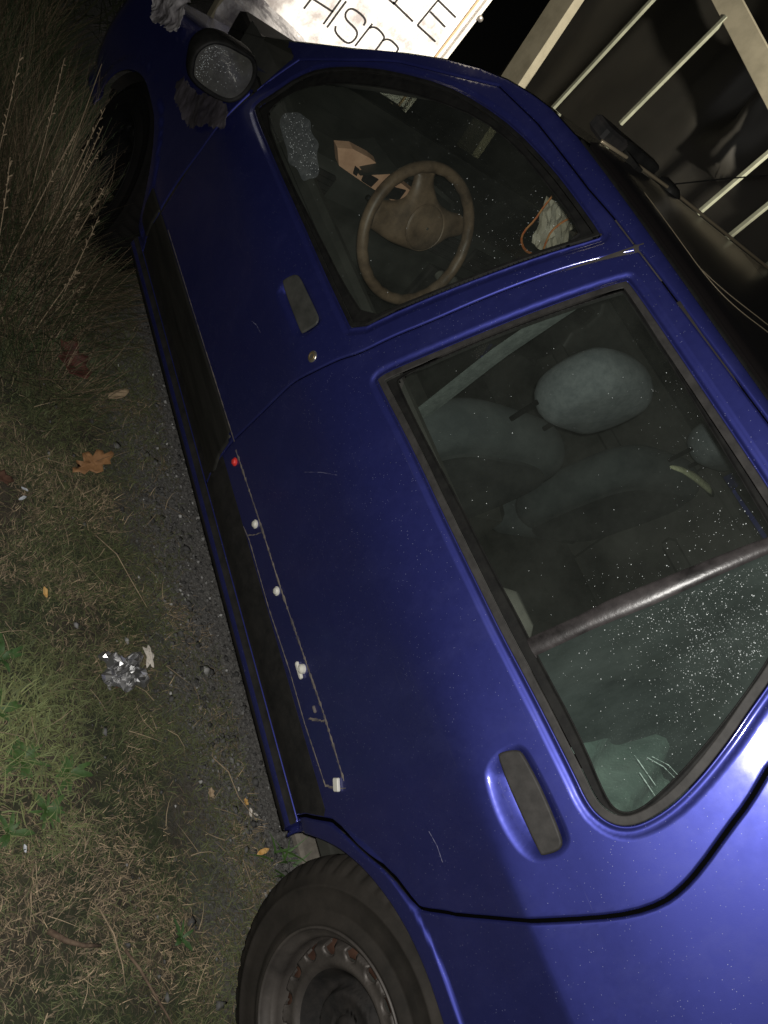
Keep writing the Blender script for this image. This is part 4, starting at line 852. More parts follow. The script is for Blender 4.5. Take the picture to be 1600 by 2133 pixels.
# gravel: loose stones along the sill
n = 15000; x = rng.uniform(.05, 2.1, n); y = rng.uniform(.42, 1.0, n); d_ = gravel_edge(x) - y; k = (rng.random(n) < smooth(-.06, .06, d_) * .9 + .05) ; x, y = x[k], y[k]; n = len(x)
s = rng.gamma(1.7, .0019, n).clip(.0012, .014); ico = np.array([(0, 0, 1), (.87, 0, .2), (.27, .83, .25), (-.7, .51, .2), (-.7, -.51, .3), (.27, -.83, .2), (0, 0, -.8)])
fi = np.array([(0, 1, 2), (0, 2, 3), (0, 3, 4), (0, 4, 5), (0, 5, 1), (6, 2, 1), (6, 3, 2), (6, 4, 3), (6, 5, 4), (6, 1, 5)])
V = ico[None] * (1 + rng.uniform(-.5, .5, (n, 7, 1))); an = rng.uniform(0, 6.28, n); ca, sa = np.cos(an)[:, None], np.sin(an)[:, None]
V = np.stack([V[:, :, 0] * ca - V[:, :, 1] * sa, (V[:, :, 0] * sa + V[:, :, 1] * ca) * rng.uniform(.6, 1, (n, 1)), V[:, :, 2] * .65], 2) * s[:, None, None] + np.stack([x, y, gh(x, y) + s * .2], 1)[:, None]
def colored(name, V, F, cols, mt, kind='stuff', per=1):
    o = raw(name, V, F, mt); at = o.data.color_attributes.new('tone', 'FLOAT_COLOR', 'POINT'); c4 = np.ones((len(V), 4), np.float32); c4[:, :3] = cols; at.data.foreach_set('color', c4.ravel()); return tag(o, kind=kind)
def vc_mat(name, rough=.9, trans=0.):
    m, nt, b = mat(name, (.1, .1, .1), rough); a = node(nt, 'Attribute', attribute_name='tone'); nt.links.new(a.outputs['Color'], b.inputs['Base Color']); return m
M['stone'] = vc_mat('gravel_stone', .8); M['blade'] = vc_mat('grass_blade', .75)
tone = rng.choice([.04, .07, .11, .18, .34], n, p=[.25, .33, .24, .14, .04])[:, None] * np.array([1, .99, .96])[None] * rng.uniform(.8, 1.2, (n, 1))
tag(colored('gravel', V.reshape(-1, 3), (np.arange(n)[:, None, None] * 7 + fi[None]).reshape(-1, 3), np.repeat(tone, 7, 0), M['stone']), 'loose dark grey gravel along the sill of the car')
# grass
def blades(x, y, L, wd, lean, az, colr, curl=.6, z0=None):
    n = len(x); turn = np.random.default_rng(n).normal(0, .55, n); z = gh(x, y) if z0 is None else z0; K = 4; V = []
    dx, dy = np.cos(az), np.sin(az); px, py = -dy, dx
    for k in range(K):
        f = k / (K - 1); el = (np.pi / 2 - lean) - curl * f; 
        dx, dy = np.cos(az + turn * f), np.sin(az + turn * f); px, py = -dy, dx
        if k == 0: cx, cy, cz = x.copy(), y.copy(), z.copy()
        else:
            st = L / (K - 1); cx = cx + dx * np.cos(el) * st; cy = cy + dy * np.cos(el) * st; cz = np.maximum(cz + np.sin(el) * st, z + .002)
        w_ = wd * (1 - f ** 1.6) if k < K - 1 else 0
        if k < K - 1: V += [np.stack([cx - px * w_ / 2, cy - py * w_ / 2, cz], 1), np.stack([cx + px * w_ / 2, cy + py * w_ / 2, cz], 1)]
        else: V += [np.stack([cx, cy, cz], 1)]
    V = np.stack(V, 1); F = np.array([(0, 1, 3), (0, 3, 2), (2, 3, 5), (2, 5, 4), (4, 5, 6)])
    return V.reshape(-1, 3), (np.arange(n)[:, None, None] * 7 + F[None]).reshape(-1, 3), np.repeat(colr, 7, 0)
def field(n, x0, x1, y0, y1, seed):
    r_ = np.random.default_rng(seed); x = r_.uniform(x0, x1, n); y = r_.uniform(y0, y1, n); e = y - gravel_edge(x)
    k = r_.random(n) < np.clip((.38 * (fbm(x, y, 9, 91) > .47) + smooth(-.10, .06, e)) * (.35 + 1.0 * smooth(.35, .6, fbm(x, y, 7, 41))) + .05, 0, 1); return x[k], y[k], r_
ALLV, ALLF, ALLC, off = [], [], [], 0
def addb(t):
    global off
    ALLV.append(t[0]); ALLF.append(t[1] + off); ALLC.append(t[2]); off += len(t[0])
# short green growth
x, y, r_ = field(190000, -.15, 4.3, .62, 1.75, 1); gr = fbm(x, y, 6, 61); k = r_.random(len(x)) < smooth(.25, .52, gr) * .75 + .25; x, y, gr = x[k], y[k], gr[k]; n = len(x)
cg = np.array([.062, .078, .030])[None] * r_.uniform(.45, 1.5, (n, 1)) + np.array([.05, .03, .01])[None] * r_.uniform(0, .5, (n, 1))
lush = smooth(.95, 1.15, y) * smooth(.95, .75, x) * smooth(.40, .55, x); cg = cg * (1 + .9 * lush[:, None]) 
addb(blades(x, y, r_.uniform(.012, .040, n) * (1 + .6 * lush), r_.uniform(.0010, .0022, n) * (1 + .8 * lush), r_.uniform(.2, 1.35, n), r_.uniform(0, 6.28, n), cg, 1.1))
# dead straw lying in swirls
x, y, r_ = field(150000, -.15, 4.3, .62, 1.75, 2); gr = fbm(x, y, 5, 71); k = r_.random(len(x)) < smooth(.40, .62, gr) * .85 + .06; x, y = x[k], y[k]; n = len(x)
az = fbm(x, y, 3, 81) * 14 + r_.normal(0, 1.2, n); ct = np.array([.24, .18, .11])[None] * (r_.uniform(.25, 1.2, (n, 1)) + .8 * (r_.random((n, 1)) < .12)); 
addb(blades(x, y, r_.uniform(.008, .034, n), r_.uniform(.0009, .0022, n), r_.uniform(.7, 1.5, n), az, ct, r_.uniform(-.3, 1.4, n)))
x, y, r_ = field(700, -.1, 4.2, .66, 1.7, 3); n = len(x); addb(blades(x, y, r_.uniform(.04, .11, n), r_.uniform(.0012, .0022, n), r_.uniform(1.0, 1.5, n), r_.uniform(0, 6.28, n), np.array([.34, .26, .165])[None] * r_.uniform(.5, 1.2, (n, 1)), .3, gh(x, y) + .008))
# mossy dark litter
x, y, r_ = field(60000, -.15, 4.3, .60, 1.75, 4); n = len(x); addb(blades(x, y, r_.uniform(.008, .022, n), r_.uniform(.0012, .003, n), r_.uniform(.6, 1.5, n), r_.uniform(0, 6.28, n), np.array([.065, .052, .030])[None] * r_.uniform(.4, 1.6, (n, 1)), .8))
tag(colored('grass', np.concatenate(ALLV), np.concatenate(ALLF), np.concatenate(ALLC), M['blade']), 'short mossy grass mixed with dead straw beside the car')
# tall dry clump ahead of the front wheel
ALLV, ALLF, ALLC, off = [], [], [], 0
r_ = np.random.default_rng(12)
for (cx0, cy0, sd_, n, hh, g0) in ((2.15, .94, .13, 2000, .36, 0), (2.42, .90, .13, 2600, .46, 1), (2.28, .90, .10, 1600, .42, 0), (2.30, .86, .08, 900, .25, 1), (1.95, 1.05, .14, 1300, .24, 1), (2.75, .93, .2, 1600, .42, 1), (3.3, .9, .3, 2400, .40, 1), (2.25, 1.25, .16, 1500, .36, 1), (2.7, 1.3, .3, 2200, .45, 1), (3.9, .7, .4, 2400, .5, 1), (1.72, .93, .10, 500, .14, 1)):
    x = r_.normal(cx0, sd_, n); y = np.maximum(r_.normal(cy0, sd_ * .8, n), .80); az = np.arctan2(y - cy0, x - cx0) + r_.normal(0, .7, n)
    base = np.where(r_.random((n, 1)) < .35 + .2 * g0, np.array([[.034, .052, .016]]), np.array([[.17, .125, .075]])); addb(blades(x, y, hh * r_.uniform(.35, 1.15, n), r_.uniform(.0014, .0030, n), r_.uniform(.05, .8, n), az, base * r_.uniform(.4, 1.3, (n, 1)), .5))
tag(colored('tall_grass', np.concatenate(ALLV), np.concatenate(ALLF), np.concatenate(ALLC), M['blade']), 'tall dry grass clump beside the dark front wheel')
# dark hedge behind, far past the front bumper
ALLV, ALLF, ALLC, off = [], [], [], 0
x = r_.uniform(3.9, 8., 9000); y = r_.uniform(-.2, 4., 9000); n = len(x)
addb(blades(x, y, r_.uniform(.1, .5, n), r_.uniform(.006, .014, n), r_.uniform(0, 1.2, n), r_.uniform(0, 6.28, n), np.array([.022, .026, .012])[None] * r_.uniform(.5, 1.5, (n, 1)), .8, np.full(n, GZ)))
tag(colored('rough_grass', np.concatenate(ALLV), np.concatenate(ALLF), np.concatenate(ALLC), M['blade']), 'dark rough grass beyond the front of the car')
# long seed stalks leaning towards the wing: each its own plant
M['stalk'] = rough_mat('dry_grass_stalk', (.22, .165, .105), (.40, .31, .20), 60, .85)
def stalk(x, y, tip, lab, seedy):
    c0 = np.array((x, y, float(gh(np.array([x]), np.array([y]))[0]))); tip = np.array(tip); mid = (c0 + tip) / 2 + np.array((0, 0, .05)); t = np.linspace(0, 1, 9)[:, None]; P_ = (1 - t) ** 2 * c0 + 2 * t * (1 - t) * mid + t * t * tip
    mb = MB().tube(P_, .0012, 5, True, 1, np.linspace(.0017, .0008, 9))
    if seedy:
        for k in range(10):
            f = .62 + .038 * k; p = (1 - f) ** 2 * c0 + 2 * f * (1 - f) * mid + f * f * tip; d_ = rng.normal(0, 1, 3); d_ /= np.linalg.norm(d_); mb.tube([p, p + d_ * .009 + np.array((0, 0, .006))], .0018, 5)
    o = mb.build('grass_stalk', M['stalk']); return tag(o, lab, 'dry stalk', 'dry grass stalks beside the front wheel')
SL = 'dry straw-coloured grass stalk leaning against the dark front wing'
for k, (x, y, tx, ty, tz_) in enumerate([(2.02, 1.02, 2.45, .86, .42), (2.05, 1.0, 2.35, .86, .34), (2.08, .98, 2.30, .86, .26), (1.98, .98, 2.20, .87, .16), (1.92, .95, 2.02, .85, .10), (2.1, 1.05, 2.62, .90, .34), (2.0, 1.08, 2.25, .98, .42), (1.95, 1.10, 2.1, 1.15, .36), (2.12, .95, 2.52, .88, .20), (1.88, .98, 2.0, .90, .16), (2.2, 1.0, 2.5, 1.0, .48), (1.90, 1.06, 2.30, 1.25, .30), (2.0, 1.15, 2.45, 1.12, .46), (1.85, .93, 1.98, .865, .06), (2.18, .93, 2.42, .86, .30), (2.25, .90, 2.38, .87, .40), (2.05, .93, 2.28, .865, .20), (2.3, .92, 2.62, .86, .46), (2.12, .90, 2.2, .86, .32), (1.95, .92, 2.14, .86, .26), (2.35, .95, 2.5, .88, .30)]):
    stalk(x, y, (tx, ty, tz_), SL, k % 3 != 2)

# ------------------------------------------------------------ small things on the ground
def leaf_obj(name, x, y, outline, size, rot, mt, lab, cat='leaf', group=None, tilt=.25, z=.022, curl=.25):
    P_ = np.array(outline) * size; ctr = P_.mean(0); V = []; F = []; n = len(P_); rings = (1, .72, .42, .12)
    for q in rings:
        for a, b_ in P_: a2, b2 = ctr[0] + (a - ctr[0]) * q, ctr[1] + (b_ - ctr[1]) * q; V.append((a2, b2, curl * (a2 * a2 + b2 * b2) / size + .0015 * math.sin(a2 * 400) - .002 * (1 - min(1, abs(b2) / size * 4))))
    for i in range(len(rings) - 1):
        for k in range(n): F.append((i * n + k, i * n + (k + 1) % n, (i + 1) * n + (k + 1) % n, (i + 1) * n + k))
    F.append(tuple((len(rings) - 1) * n + k for k in range(n))); V = np.array(V); ca, sa = math.cos(rot), math.sin(rot)
    V[:, 2] += V[:, 0] * tilt; V[:, :2] = V[:, :2] @ np.array([[ca, sa], [-sa, ca]]); V += np.array((x, y, float(gh(np.array([x]), np.array([y]))[0]) + z))
    o = raw(name, V, F, mt, None, True); so = o.modifiers.new('thickness', 'SOLIDIFY'); so.thickness = .0007
    return tag(o, lab, cat, group)
OAK = [(-.5, 0), (-.42, .10), (-.30, .07), (-.26, .22), (-.12, .13), (-.05, .30), (.10, .28), (.12, .15), (.26, .24), (.36, .16), (.34, .08), (.5, .06), (.5, -.04), (.36, -.10), (.30, -.20), (.16, -.12), (.08, -.26), (-.08, -.24), (-.14, -.10), (-.30, -.14), (-.36, -.05)]
OVAL = [(-.5, 0), (-.35, .13), (-.1, .2), (.2, .18), (.42, .08), (.5, 0), (.4, -.1), (.15, -.2), (-.15, -.18), (-.38, -.1)]
JAG = [(-.5, -.05), (-.3, .15), (-.35, .3), (-.05, .22), (.1, .38), (.22, .2), (.45, .2), (.4, 0), (.5, -.2), (.2, -.22), (.05, -.4), (-.1, -.25), (-.35, -.28)]
lm = lambda n, a, b_: rough_mat(n, a, b_, 45, .7, .5, .001)
M['leaf_or'] = lm('orange_brown_oak_leaf', (.20, .10, .04), (.33, .17, .07)); M['leaf_red'] = lm('dark_red_leaf', (.045, .014, .010), (.09, .028, .018)); M['leaf_tan'] = lm('tan_leaf', (.26, .18, .11), (.40, .30, .19)); M['leaf_yel'] = lm('amber_leaf', (.50, .27, .07), (.62, .40, .15)); M['petal'] = lm('pale_petal', (.50, .46, .40), (.68, .63, .56)); M['paleblue'] = lm('pale_grey_fleck', (.40, .43, .46), (.55, .57, .6)); M['brown'] = lm('wet_brown_leaf', (.06, .03, .018), (.12, .06, .035))
leaf_obj('oak_leaf', 1.415, .888, OAK, .125, R(-60), M['leaf_or'], 'large orange-brown lobed oak leaf lying on the grass', z=.03)
leaf_obj('dead_leaf', 1.775, .888, JAG, .13, R(20), M['leaf_red'], 'dark red crumpled leaf in the grass ahead of the oak leaf', z=.03, curl=.8)
leaf_obj('dead_leaf', 1.713, .752, OVAL, .075, R(-62), M['leaf_tan'], 'small tan oval leaf near the sill', z=.012)
leaf_obj('dead_leaf', .488, .655, JAG, .018, R(30), M['leaf_yel'], 'tiny amber leaf scrap on the gravel beside the white petals', z=.01)
leaf_obj('dead_leaf', .372, .644, OVAL, .032, R(-80), M['leaf_yel'], 'small amber leaf just ahead of the rear wheel', z=.012)
leaf_obj('dead_leaf', 1.02, 1.06, OVAL, .028, R(10), M['leaf_yel'], 'tiny amber leaf in the green grass behind the oak leaf', z=.02)
leaf_obj('dead_leaf', .52, .742, JAG, .025, R(10), M['leaf_tan'], 'tiny pale tan leaf on thin grass near the end of the sill', z=.012)
leaf_obj('dead_leaf', 1.33, 1.125, JAG, .055, R(70), M['brown'], 'dull brown leaf half buried at the outer edge of the grass', z=.02)
leaf_obj('dead_leaf', .80, .915, JAG, .06, R(70), M['brown'], 'wet brown leaf under the crumpled foil', z=.012)
for k, (x, y, s_, lb) in enumerate([(.462, .652, .022, 'white petal on gravel, larger of the pair near the sill end'), (.455, .640, .016, 'white petal on gravel, smaller of the pair near the sill end'), (.52, .668, .014, 'single pale petal on the gravel ahead of the petal pair'), (1.309, 1.073, .020, 'upper pale grey fleck in the grass at the outer edge'), (1.281, 1.081, .022, 'lower pale grey fleck in the grass at the outer edge'), (.465, 1.168, .016, 'pale fleck below the broad-leaved weeds')]):
    leaf_obj('petal' if k < 3 else 'pale_fleck', x, y, OVAL, s_, k * 1.3, M['petal'] if k < 3 else M['paleblue'], lb, 'petal' if k < 3 else 'fleck', z=.014)
def crumple(name, ctr, size, mt, lab, cat, seed, amp=.35, n=14, flat=.45):
    r2 = np.random.default_rng(seed); V = []; F = []; ph = r2.uniform(0, 6.28, (9, 3)); 
    for i in range(n):
        for j in range(n):
            a, b_ = i / (n - 1) - .5, j / (n - 1) - .5; rr = 1 + .22 * math.sin(5 * math.atan2(b_, a) + seed); h = sum(abs(math.sin(p[0] + (a * 17 + b_ * 9) * math.cos(p[1]) + (b_ * 19 - a * 7) * math.sin(p[2]))) for p in ph[:4]) / 4
            V.append((ctr[0] + a * rr * size[0] + r2.normal(0, .012) * size[0], ctr[1] + b_ * rr * size[1] + r2.normal(0, .012) * size[1], ctr[2] + (h * amp + r2.uniform(0, .12) * amp) * size[2] * (1 - 1.6 * (a * a + b_ * b_))))
    F = [(i * n + j, (i + 1) * n + j, (i + 1) * n + j + 1, i * n + j + 1) for i in range(n - 1) for j in range(n - 1)]
    o = raw(name, V, F, mt); so = o.modifiers.new('thickness', 'SOLIDIFY'); so.thickness = .0006; return tag(o, lab, cat)
crumple('crumpled_foil', (.818, .905, -.012), (.085, .10, .05), M['foil'], 'shiny crumpled piece of silver foil lying on the grass', 'foil', 5, 1.0)
crumple('paper_scrap', (.862, .828, -.012), (.05, .02, .02), M['petal'], 'small pale twisted scrap beside the foil', 'paper scrap', 9, .8, 8)
M['twig'] = rough_mat('brown_twig', (.07, .045, .03), (.17, .12, .08), 50, .9)
def twig(pts, r, lab, name='twig', mt='twig'):
    pts = [(a, b_, float(gh(np.array([a]), np.array([b_]))[0]) + c) for a, b_, c in pts]
    return tag(MB().tube(np.array(pts), r, 6, True, 1, np.linspace(r, r * .5, len(pts))).build(name, M[mt], None, True), lab, name.replace('_', ' '))
twig([(.250, 1.005, .012), (.21, .985, .020), (.165, .965, .018), (.12, .945, .022), (.10, .935, .014)], .0034, 'brown twig lying on the grass at the bottom of the photo')
twig([(.315, 1.145, .012), (.29, 1.12, .020), (.275, 1.09, .018), (.268, 1.05, .012)], .0065, 'short thick dark stick half sunk in the grass')
twig([(.33, 1.045, .012), (.28, 1.03, .028), (.225, 1.02, .024), (.19, 1.015, .010)], .0020, 'thin pale straw stem beside the thick stick', 'straw_stem', 'stalk')
twig([(.60, .715, .012), (.56, .69, .022), (.50, .68, .022), (.45, .645, .012)], .0016, 'long pale straw stem across the gravel by the sill', 'straw_stem', 'stalk')
twig([(1.20, .905, .012), (1.14, .865, .024), (1.07, .835, .022), (1.0, .80, .012)], .0016, 'long pale straw stem between the oak leaf and the gravel', 'straw_stem', 'stalk')
# broad-leaved weeds: stem with leaves as parts
M['weed'] = rough_mat('fresh_green_weed', (.032, .072, .016), (.06, .12, .028), 40, .6); M['weed2'] = rough_mat('darker_green_weed', (.025, .06, .016), (.05, .11, .028), 40, .6)
def weed(x, y, n, L, lab, seed, mt, up=.5):
    t = thing('weed_plant', lab, 'weed', (x, y, GZ), 'broad-leaved weeds in the grass'); r2 = np.random.default_rng(seed)
    MB().lathe([(.006, 0), (.004, .012), (.001, .014)], (x, y, GZ + .004), (0, 0, 1), (1, 0, 0), 6).build('stem', mt, t)
    for k in range(n):
        az = k * 2.4 + r2.normal(0, .3); l = L * r2.uniform(.6, 1.15); wd = l * r2.uniform(.06, .12); e = r2.uniform(.15, up * 2); V = []; K = 7
        for i in range(K):
            f = i / (K - 1); s_ = l * f; h = s_ * math.sin(e) * (1 - .7 * f) + .008; q = wd * math.sin(math.pi * min(1, f * .95 + .05)) ** .7 * (1 + .28 * (i % 2)); c_, s2 = math.cos(az), math.sin(az)
            for w_ in (-1, 0, 1): V.append((x + c_ * s_ * math.cos(e) - s2 * q * w_, y + s2 * s_ * math.cos(e) + c_ * q * w_, GZ + .006 + h + (.15 * q if w_ else 0)))
        raw('leaf', V, [(3 * i + j, 3 * i + 3 + j, 3 * i + 4 + j, 3 * i + 1 + j) for i in range(K - 1) for j in (0, 1)], mt, t, True)
for k, (x, y, n, L, lb, mt) in enumerate([(.64, 1.15, 20, .055, 'bright green weed rosette, largest, at the left of the grass', 'weed'), (.53, 1.115, 13, .05, 'bright green weed rosette nearest the rear of the car', 'weed'), (.60, 1.06, 12, .05, 'green weed with narrow toothed leaves inside the rosettes', 'weed'), (.86, 1.17, 12, .06, 'darker green weed well ahead of the bright rosettes', 'weed2'), (.74, 1.19, 13, .055, 'mid green weed between the bright and the darker rosettes', 'weed'), (.243, .885, 6, .042, 'small dark green weed in bare grass left of the rear tyre', 'weed2'), (.50, 1.19, 11, .05, 'bright green weed at the outer edge behind the rosettes', 'weed')]):
    weed(x, y, n, L, lb, 50 + k, M[mt])
t = thing('grass_tuft', 'tuft of broad green grass blades between the rear tyre and the sill end', 'grass tuft', (.345, .60, GZ))
r2 = np.random.default_rng(5)
for k in range(16):
    x = .35 + r2.normal(0, .02); y = .59 + r2.normal(0, .018); v_, f_, c_ = blades(np.array([x]), np.array([y]), np.array([r2.uniform(.05, .10)]), np.array([r2.uniform(.004, .008)]), np.array([r2.uniform(.1, .9)]), np.array([r2.uniform(0, 6.28)]), np.ones((1, 3)), .7)
    raw('blade', v_, f_, M['weed'], t)
# flat concrete slab edge showing between tyre and sill
tag(MB().box((.36, .47, GZ + .010), (.20, .16, .03), None, .008).build('paving_slab', rough_mat('dirty_concrete_slab', (.11, .10, .085), (.20, .18, .15), 30, .9)), 'flat dirty concrete slab under the car ahead of the rear tyre', 'slab')

# ------------------------------------------------------------ lettered board standing beyond the bonnet
bd = thing('lettered_board', 'bright dirty white board with black block letters standing beyond the bonnet', 'board', (3.4, -.72, GZ))
V = []; ny, nz = 26, 18
pb = MB().box((3.407, -.195, .90), (.022, 1.01, .62), None, .003); pb.build('board_panel', M['whiteboard'], bd)
MB().box((3.400, -.712, .90), (.040, .022, .64), None, .003).build('edge_strip', M['boardedge'], bd)
MB().box((3.392, -.672, .90), (.006, .010, .62), None, .001).build('edge_strip', M['tanstrip'], bd)
for y in (-.66, .26): MB().box((3.44, y, .28), (.04, .04, .62)).build('post', M['cream'], bd)
MB().lathe([(.014, 0), (.012, .012), (.005, .016)], (3.38, -.725, 1.09), (-1, 0, 0), (0, 1, 0), 14).build('corner_bolt', M['bolt'], bd)
def stroke(name, P_, w=.0078):
    P_ = np.array(P_); V = []
    if len(P_) > 3: P_ = chaikin(P_, 2, False)
    t = np.gradient(P_, axis=0); t /= np.linalg.norm(t, axis=1, keepdims=True); nn_ = np.stack([-t[:, 1], t[:, 0]], 1)
    for p, q in zip(P_, nn_):
        for s_ in (-1, 1):
            for h in (3.3955, 3.3935): V.append((h, p[0] + s_ * q[0] * w / 2, p[1] + s_ * q[1] * w / 2))
    F = []
    for i in range(len(P_) - 1):
        a = 4 * i; F += [(a + 1, a + 5, a + 7, a + 3), (a, a + 4, a + 5, a + 1), (a + 3, a + 7, a + 6, a + 2)]
    return V, F
for L_, keys in (('letter_h', ('Hl', 'Hc', 'Hr')), ('letter_i', ('I',)), ('letter_s', ('S',)), ('letter_m', ('m1', 'm2', 'm3')), ('letter_l', ('Lv', 'Lh')), ('letter_e', ('Ev', 'E1', 'E2', 'E3')), ('letter_l', ('K0',))):
    mb = MB()
    for k in keys: mb.add(*stroke(k, LET[k]))
    mb.build(L_, M['letter'], bd)
# crinkled film hanging below the board and lying over the wing, and a reflection made as a strip
def film(name, P0, P1, P2, P3, lab, seed, nx=26, ny=16, amp=.02, cat='plastic film'):
    r2 = np.random.default_rng(seed); V = []; ph = r2.uniform(0, 6.28, (6, 3)); P0, P1, P2, P3 = map(np.array, (P0, P1, P2, P3)); nn_ = np.cross(P1 - P0, P3 - P0); nn_ = nn_ / np.linalg.norm(nn_)
    for i in range(nx):
        for j in range(ny):
            a, b_ = i / (nx - 1), j / (ny - 1); a2 = a + .03 * math.sin(b_ * 9 + seed); b2 = b_ + .06 * math.sin(a * 11 + seed * 2) * (b_ - .5); p = (P0 * (1 - a2) + P1 * a2) * (1 - b2) + (P3 * (1 - a2) + P2 * a2) * b2
            h = sum(abs(math.sin(q[0] + a * 9 * math.cos(q[1]) * (k + 1) + b_ * 8 * math.sin(q[2]) * (k + 1))) / (k + 1) for k, q in enumerate(ph)); V.append(p + nn_ * amp * (h - 1) + r2.normal(0, amp * .04, 3))
    o = raw(name, V, [(i * ny + j, (i + 1) * ny + j, (i + 1) * ny + j + 1, i * ny + j + 1) for i in range(nx - 1) for j in range(ny - 1)], M['film']); so = o.modifiers.new('thickness', 'SOLIDIFY'); so.thickness = .0008; return tag(o, lab, cat)
film('plastic_sheet', (3.37, .34, .70), (3.37, -.16, .60), (3.34, -.22, .52), (3.30, .30, .50), 'grey crinkled plastic sheet hanging below the white board', 3, amp=.012)
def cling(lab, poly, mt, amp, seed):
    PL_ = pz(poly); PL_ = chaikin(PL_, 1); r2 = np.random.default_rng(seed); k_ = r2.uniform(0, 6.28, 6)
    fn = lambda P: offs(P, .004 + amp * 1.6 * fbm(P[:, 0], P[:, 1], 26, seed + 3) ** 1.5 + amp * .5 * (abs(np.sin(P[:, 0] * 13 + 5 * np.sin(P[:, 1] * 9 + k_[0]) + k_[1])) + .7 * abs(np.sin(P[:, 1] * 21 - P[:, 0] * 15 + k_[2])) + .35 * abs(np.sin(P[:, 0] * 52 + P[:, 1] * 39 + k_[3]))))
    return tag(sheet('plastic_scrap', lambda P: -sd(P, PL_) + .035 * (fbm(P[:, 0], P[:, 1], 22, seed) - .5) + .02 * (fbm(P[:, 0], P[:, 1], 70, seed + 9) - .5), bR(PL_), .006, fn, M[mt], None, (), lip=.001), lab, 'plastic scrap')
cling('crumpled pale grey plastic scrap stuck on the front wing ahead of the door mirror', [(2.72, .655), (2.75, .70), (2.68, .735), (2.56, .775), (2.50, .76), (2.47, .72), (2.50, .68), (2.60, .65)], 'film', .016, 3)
cling('torn strip of dull grey plastic clinging to the wing just below the door mirror', [(2.30, .64), (2.32, .67), (2.12, .73), (2.0, .80), (1.93, .80), (1.88, .785), (2.0, .71), (2.09, .655), (2.2, .64)], 'dullfilm', .006, 5)  # reflection in the wing paint, shaped as a dull grey sheet
# ------------------------------------------------------------ white-framed tarpaulin enclosure on the far side
YT_ = -1.6
en = thing('tarpaulin_shelter', 'dark brown tarpaulin shelter with cream posts and thin upright bars behind the car', 'shelter', (3.9, YT_, GZ))
def bar(x0, z0, x1, z1, wd, dp, mt, nm, y=YT_): 
    d_ = np.array((x1 - x0, 0, z1 - z0)); L = np.linalg.norm(d_); d_ /= L; s_ = np.cross(d_, (0, 1., 0)); return MB().box(((x0 + x1) / 2, y, (z0 + z1) / 2), (wd, dp, L), np.array([s_, (0, 1., 0), d_]), .002).build(nm, M[mt], en)
bar(4.10, 1.62, 3.79, .0, .165, .06, 'cream', 'post', YT_ - .01)
bar(4.4, 2.03, 2.0, 1.60, .105, .05, 'cream', 'top_rail', YT_)
for x, z0, z1 in ((3.54, .93, 1.86), (3.125, 1.165, 1.77), (2.415, 1.195, 1.66), (2.215, 1.19, 1.63), (1.985, 1.19, 1.60), (1.74, 1.19, 1.56)): bar(x + .010 * (z0 < 1), z0, x - .02, z1, .020, .02, 'palebar', 'upright_bar', YT_ + .02)
V = []; nx, nz = 90, 34
for i in range(nx):
    for j in range(nz):
        x = 1.0 + 3.2 * i / (nx - 1); z = .05 + 2.0 * j / (nz - 1); f_ = (x - 2.72) / .16
        dep = .010 * math.sin(x * 5 + .7 * math.sin(z * 4)) + .004 * math.sin(x * 15 + z * 7) + .11 * math.exp(-((x - 2.66 - .10 * (z - 1.5)) / .07) ** 2) * smooth(1.25, 1.7, z) - .10 * math.exp(-((x - 2.83) / .06) ** 2) * smooth(1.3, 1.6, z) + .06 * math.exp(-((z - 1.40) / .05) ** 2) * math.exp(-((x - 2.62) / .18) ** 2)
        V.append((x, YT_ - .11 + dep, z))
raw('tarpaulin', V, [(i * nz + j, (i + 1) * nz + j, (i + 1) * nz + j + 1, i * nz + j + 1) for i in range(nx - 1) for j in range(nz - 1)], M['tarp'], en, True)
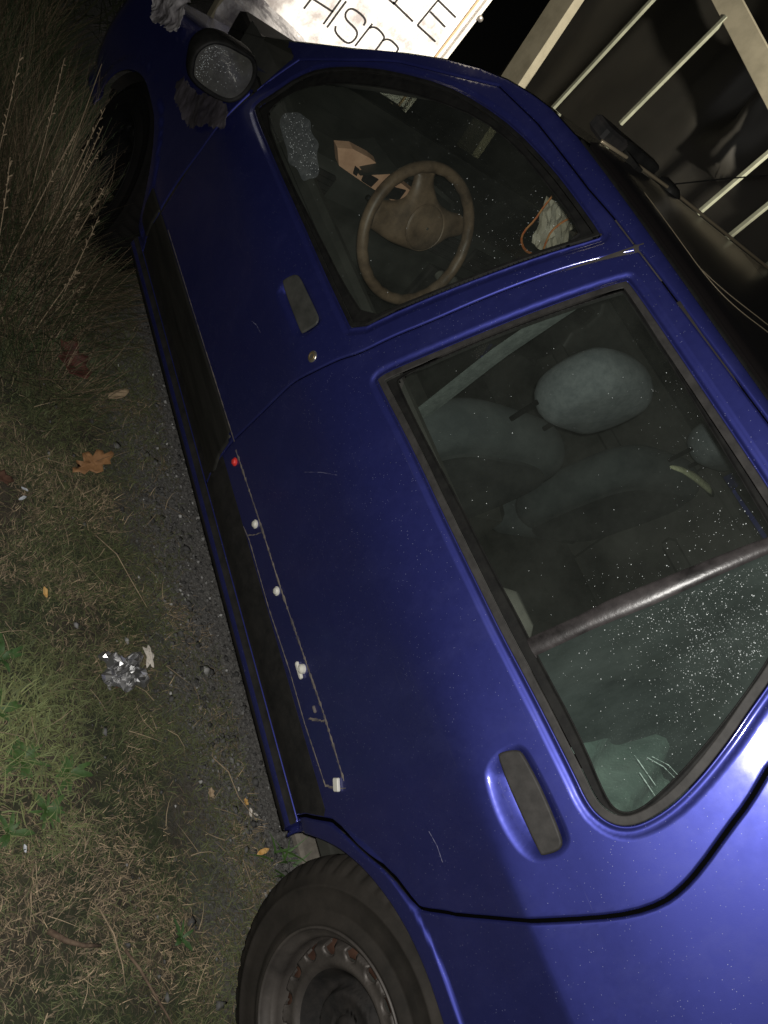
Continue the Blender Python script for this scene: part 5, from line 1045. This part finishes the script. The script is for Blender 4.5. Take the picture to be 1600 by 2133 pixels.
# ------------------------------------------------------------ bits on the roof front edge
rt = lambda x, y: S(np.array([x]), np.array([float(np.interp(-y, -YT[500:], _tt[500:]))]))[0][2]
mb = MB().box((1.235, .51, 1.418), (.055, .075, .030), None, .006); br = mb.build('roof_bracket', M['hubdark'], car)
MB().box((1.25, .400, 1.420), (.035, .150, .022), None, .004).box((1.20, .445, 1.412), (.05, .02, .012)).build('bracket_arm', M['black'], br)
an = bpy.data.objects.new('antenna', None); col.objects.link(an); an.parent = car
MB().box((1.22, .275, 1.412), (.055, .045, .026), None, .008).build('antenna_base', M['black'], an, True)
MB().tube([(1.225, .275, 1.420), (1.24, .14, 1.49), (1.255, -.02, 1.572)], .0016, 6).build('antenna_rod', M['black'], an)
hd = [(1.205, .545, 1.4065), (1.21, .45, 1.411), (1.21, .30, 1.415), (1.205, .15, 1.4165), (1.20, 0, 1.417), (1.205, -.2, 1.416), (1.21, -.45, 1.411)]
MB().tube(hd, .0035, 8).build('windscreen_top_strip', M['hdstrip'], car, True)  # gold glint along the header edge, made as a bright tube
# ------------------------------------------------------------ lit clutter beyond the far window
film('clear_plastic_bag', (1.88, -.19, 1.072), (1.90, -.41, 1.045), (1.86, -.425, .925), (1.85, -.27, .925), 'bright crumpled clear plastic bag on the dashboard, seen through the driver window', 21, 11, 8, .011, 'plastic bag').data.materials[0] = M['bag']
tag(MB().tube(chaikin(np.array([(1.86, -.185, 1.09), (1.85, -.18, 1.045), (1.84, -.182, 1.0), (1.83, -.17, .955), (1.83, -.19, .926), (1.83, -.235, .905), (1.84, -.29, .902)]), 1, False), .0042, 8, True, .6).tube(chaikin(np.array([(1.84, -.30, 1.07), (1.835, -.275, 1.04), (1.83, -.262, 1.0), (1.83, -.28, .965), (1.83, -.30, .935)]), 1, False), .0038, 8, True, .6).build('orange_cord', M['orange'], None, True), 'faded orange cord looped in front of the plastic bag on the dashboard', 'cord')
for pts in ([(1.30, 1.446), (1.075, 1.446), (.962, 1.444), (.84, 1.440), (.79, 1.485), (.76, 1.575)], [(.87, 1.445), (.85, 1.468), (.82, 1.523), (.79, 1.62)]):
    pts = chaikin(np.array([p for p in pts if p[0] < 1.2]), 2, False); MB().tube(offs(pts, .005), .0016, 6).build('roof_seam', M['hdstrip'], car, True)  # highlights caught on the gutter edge, built as thin pale tubes
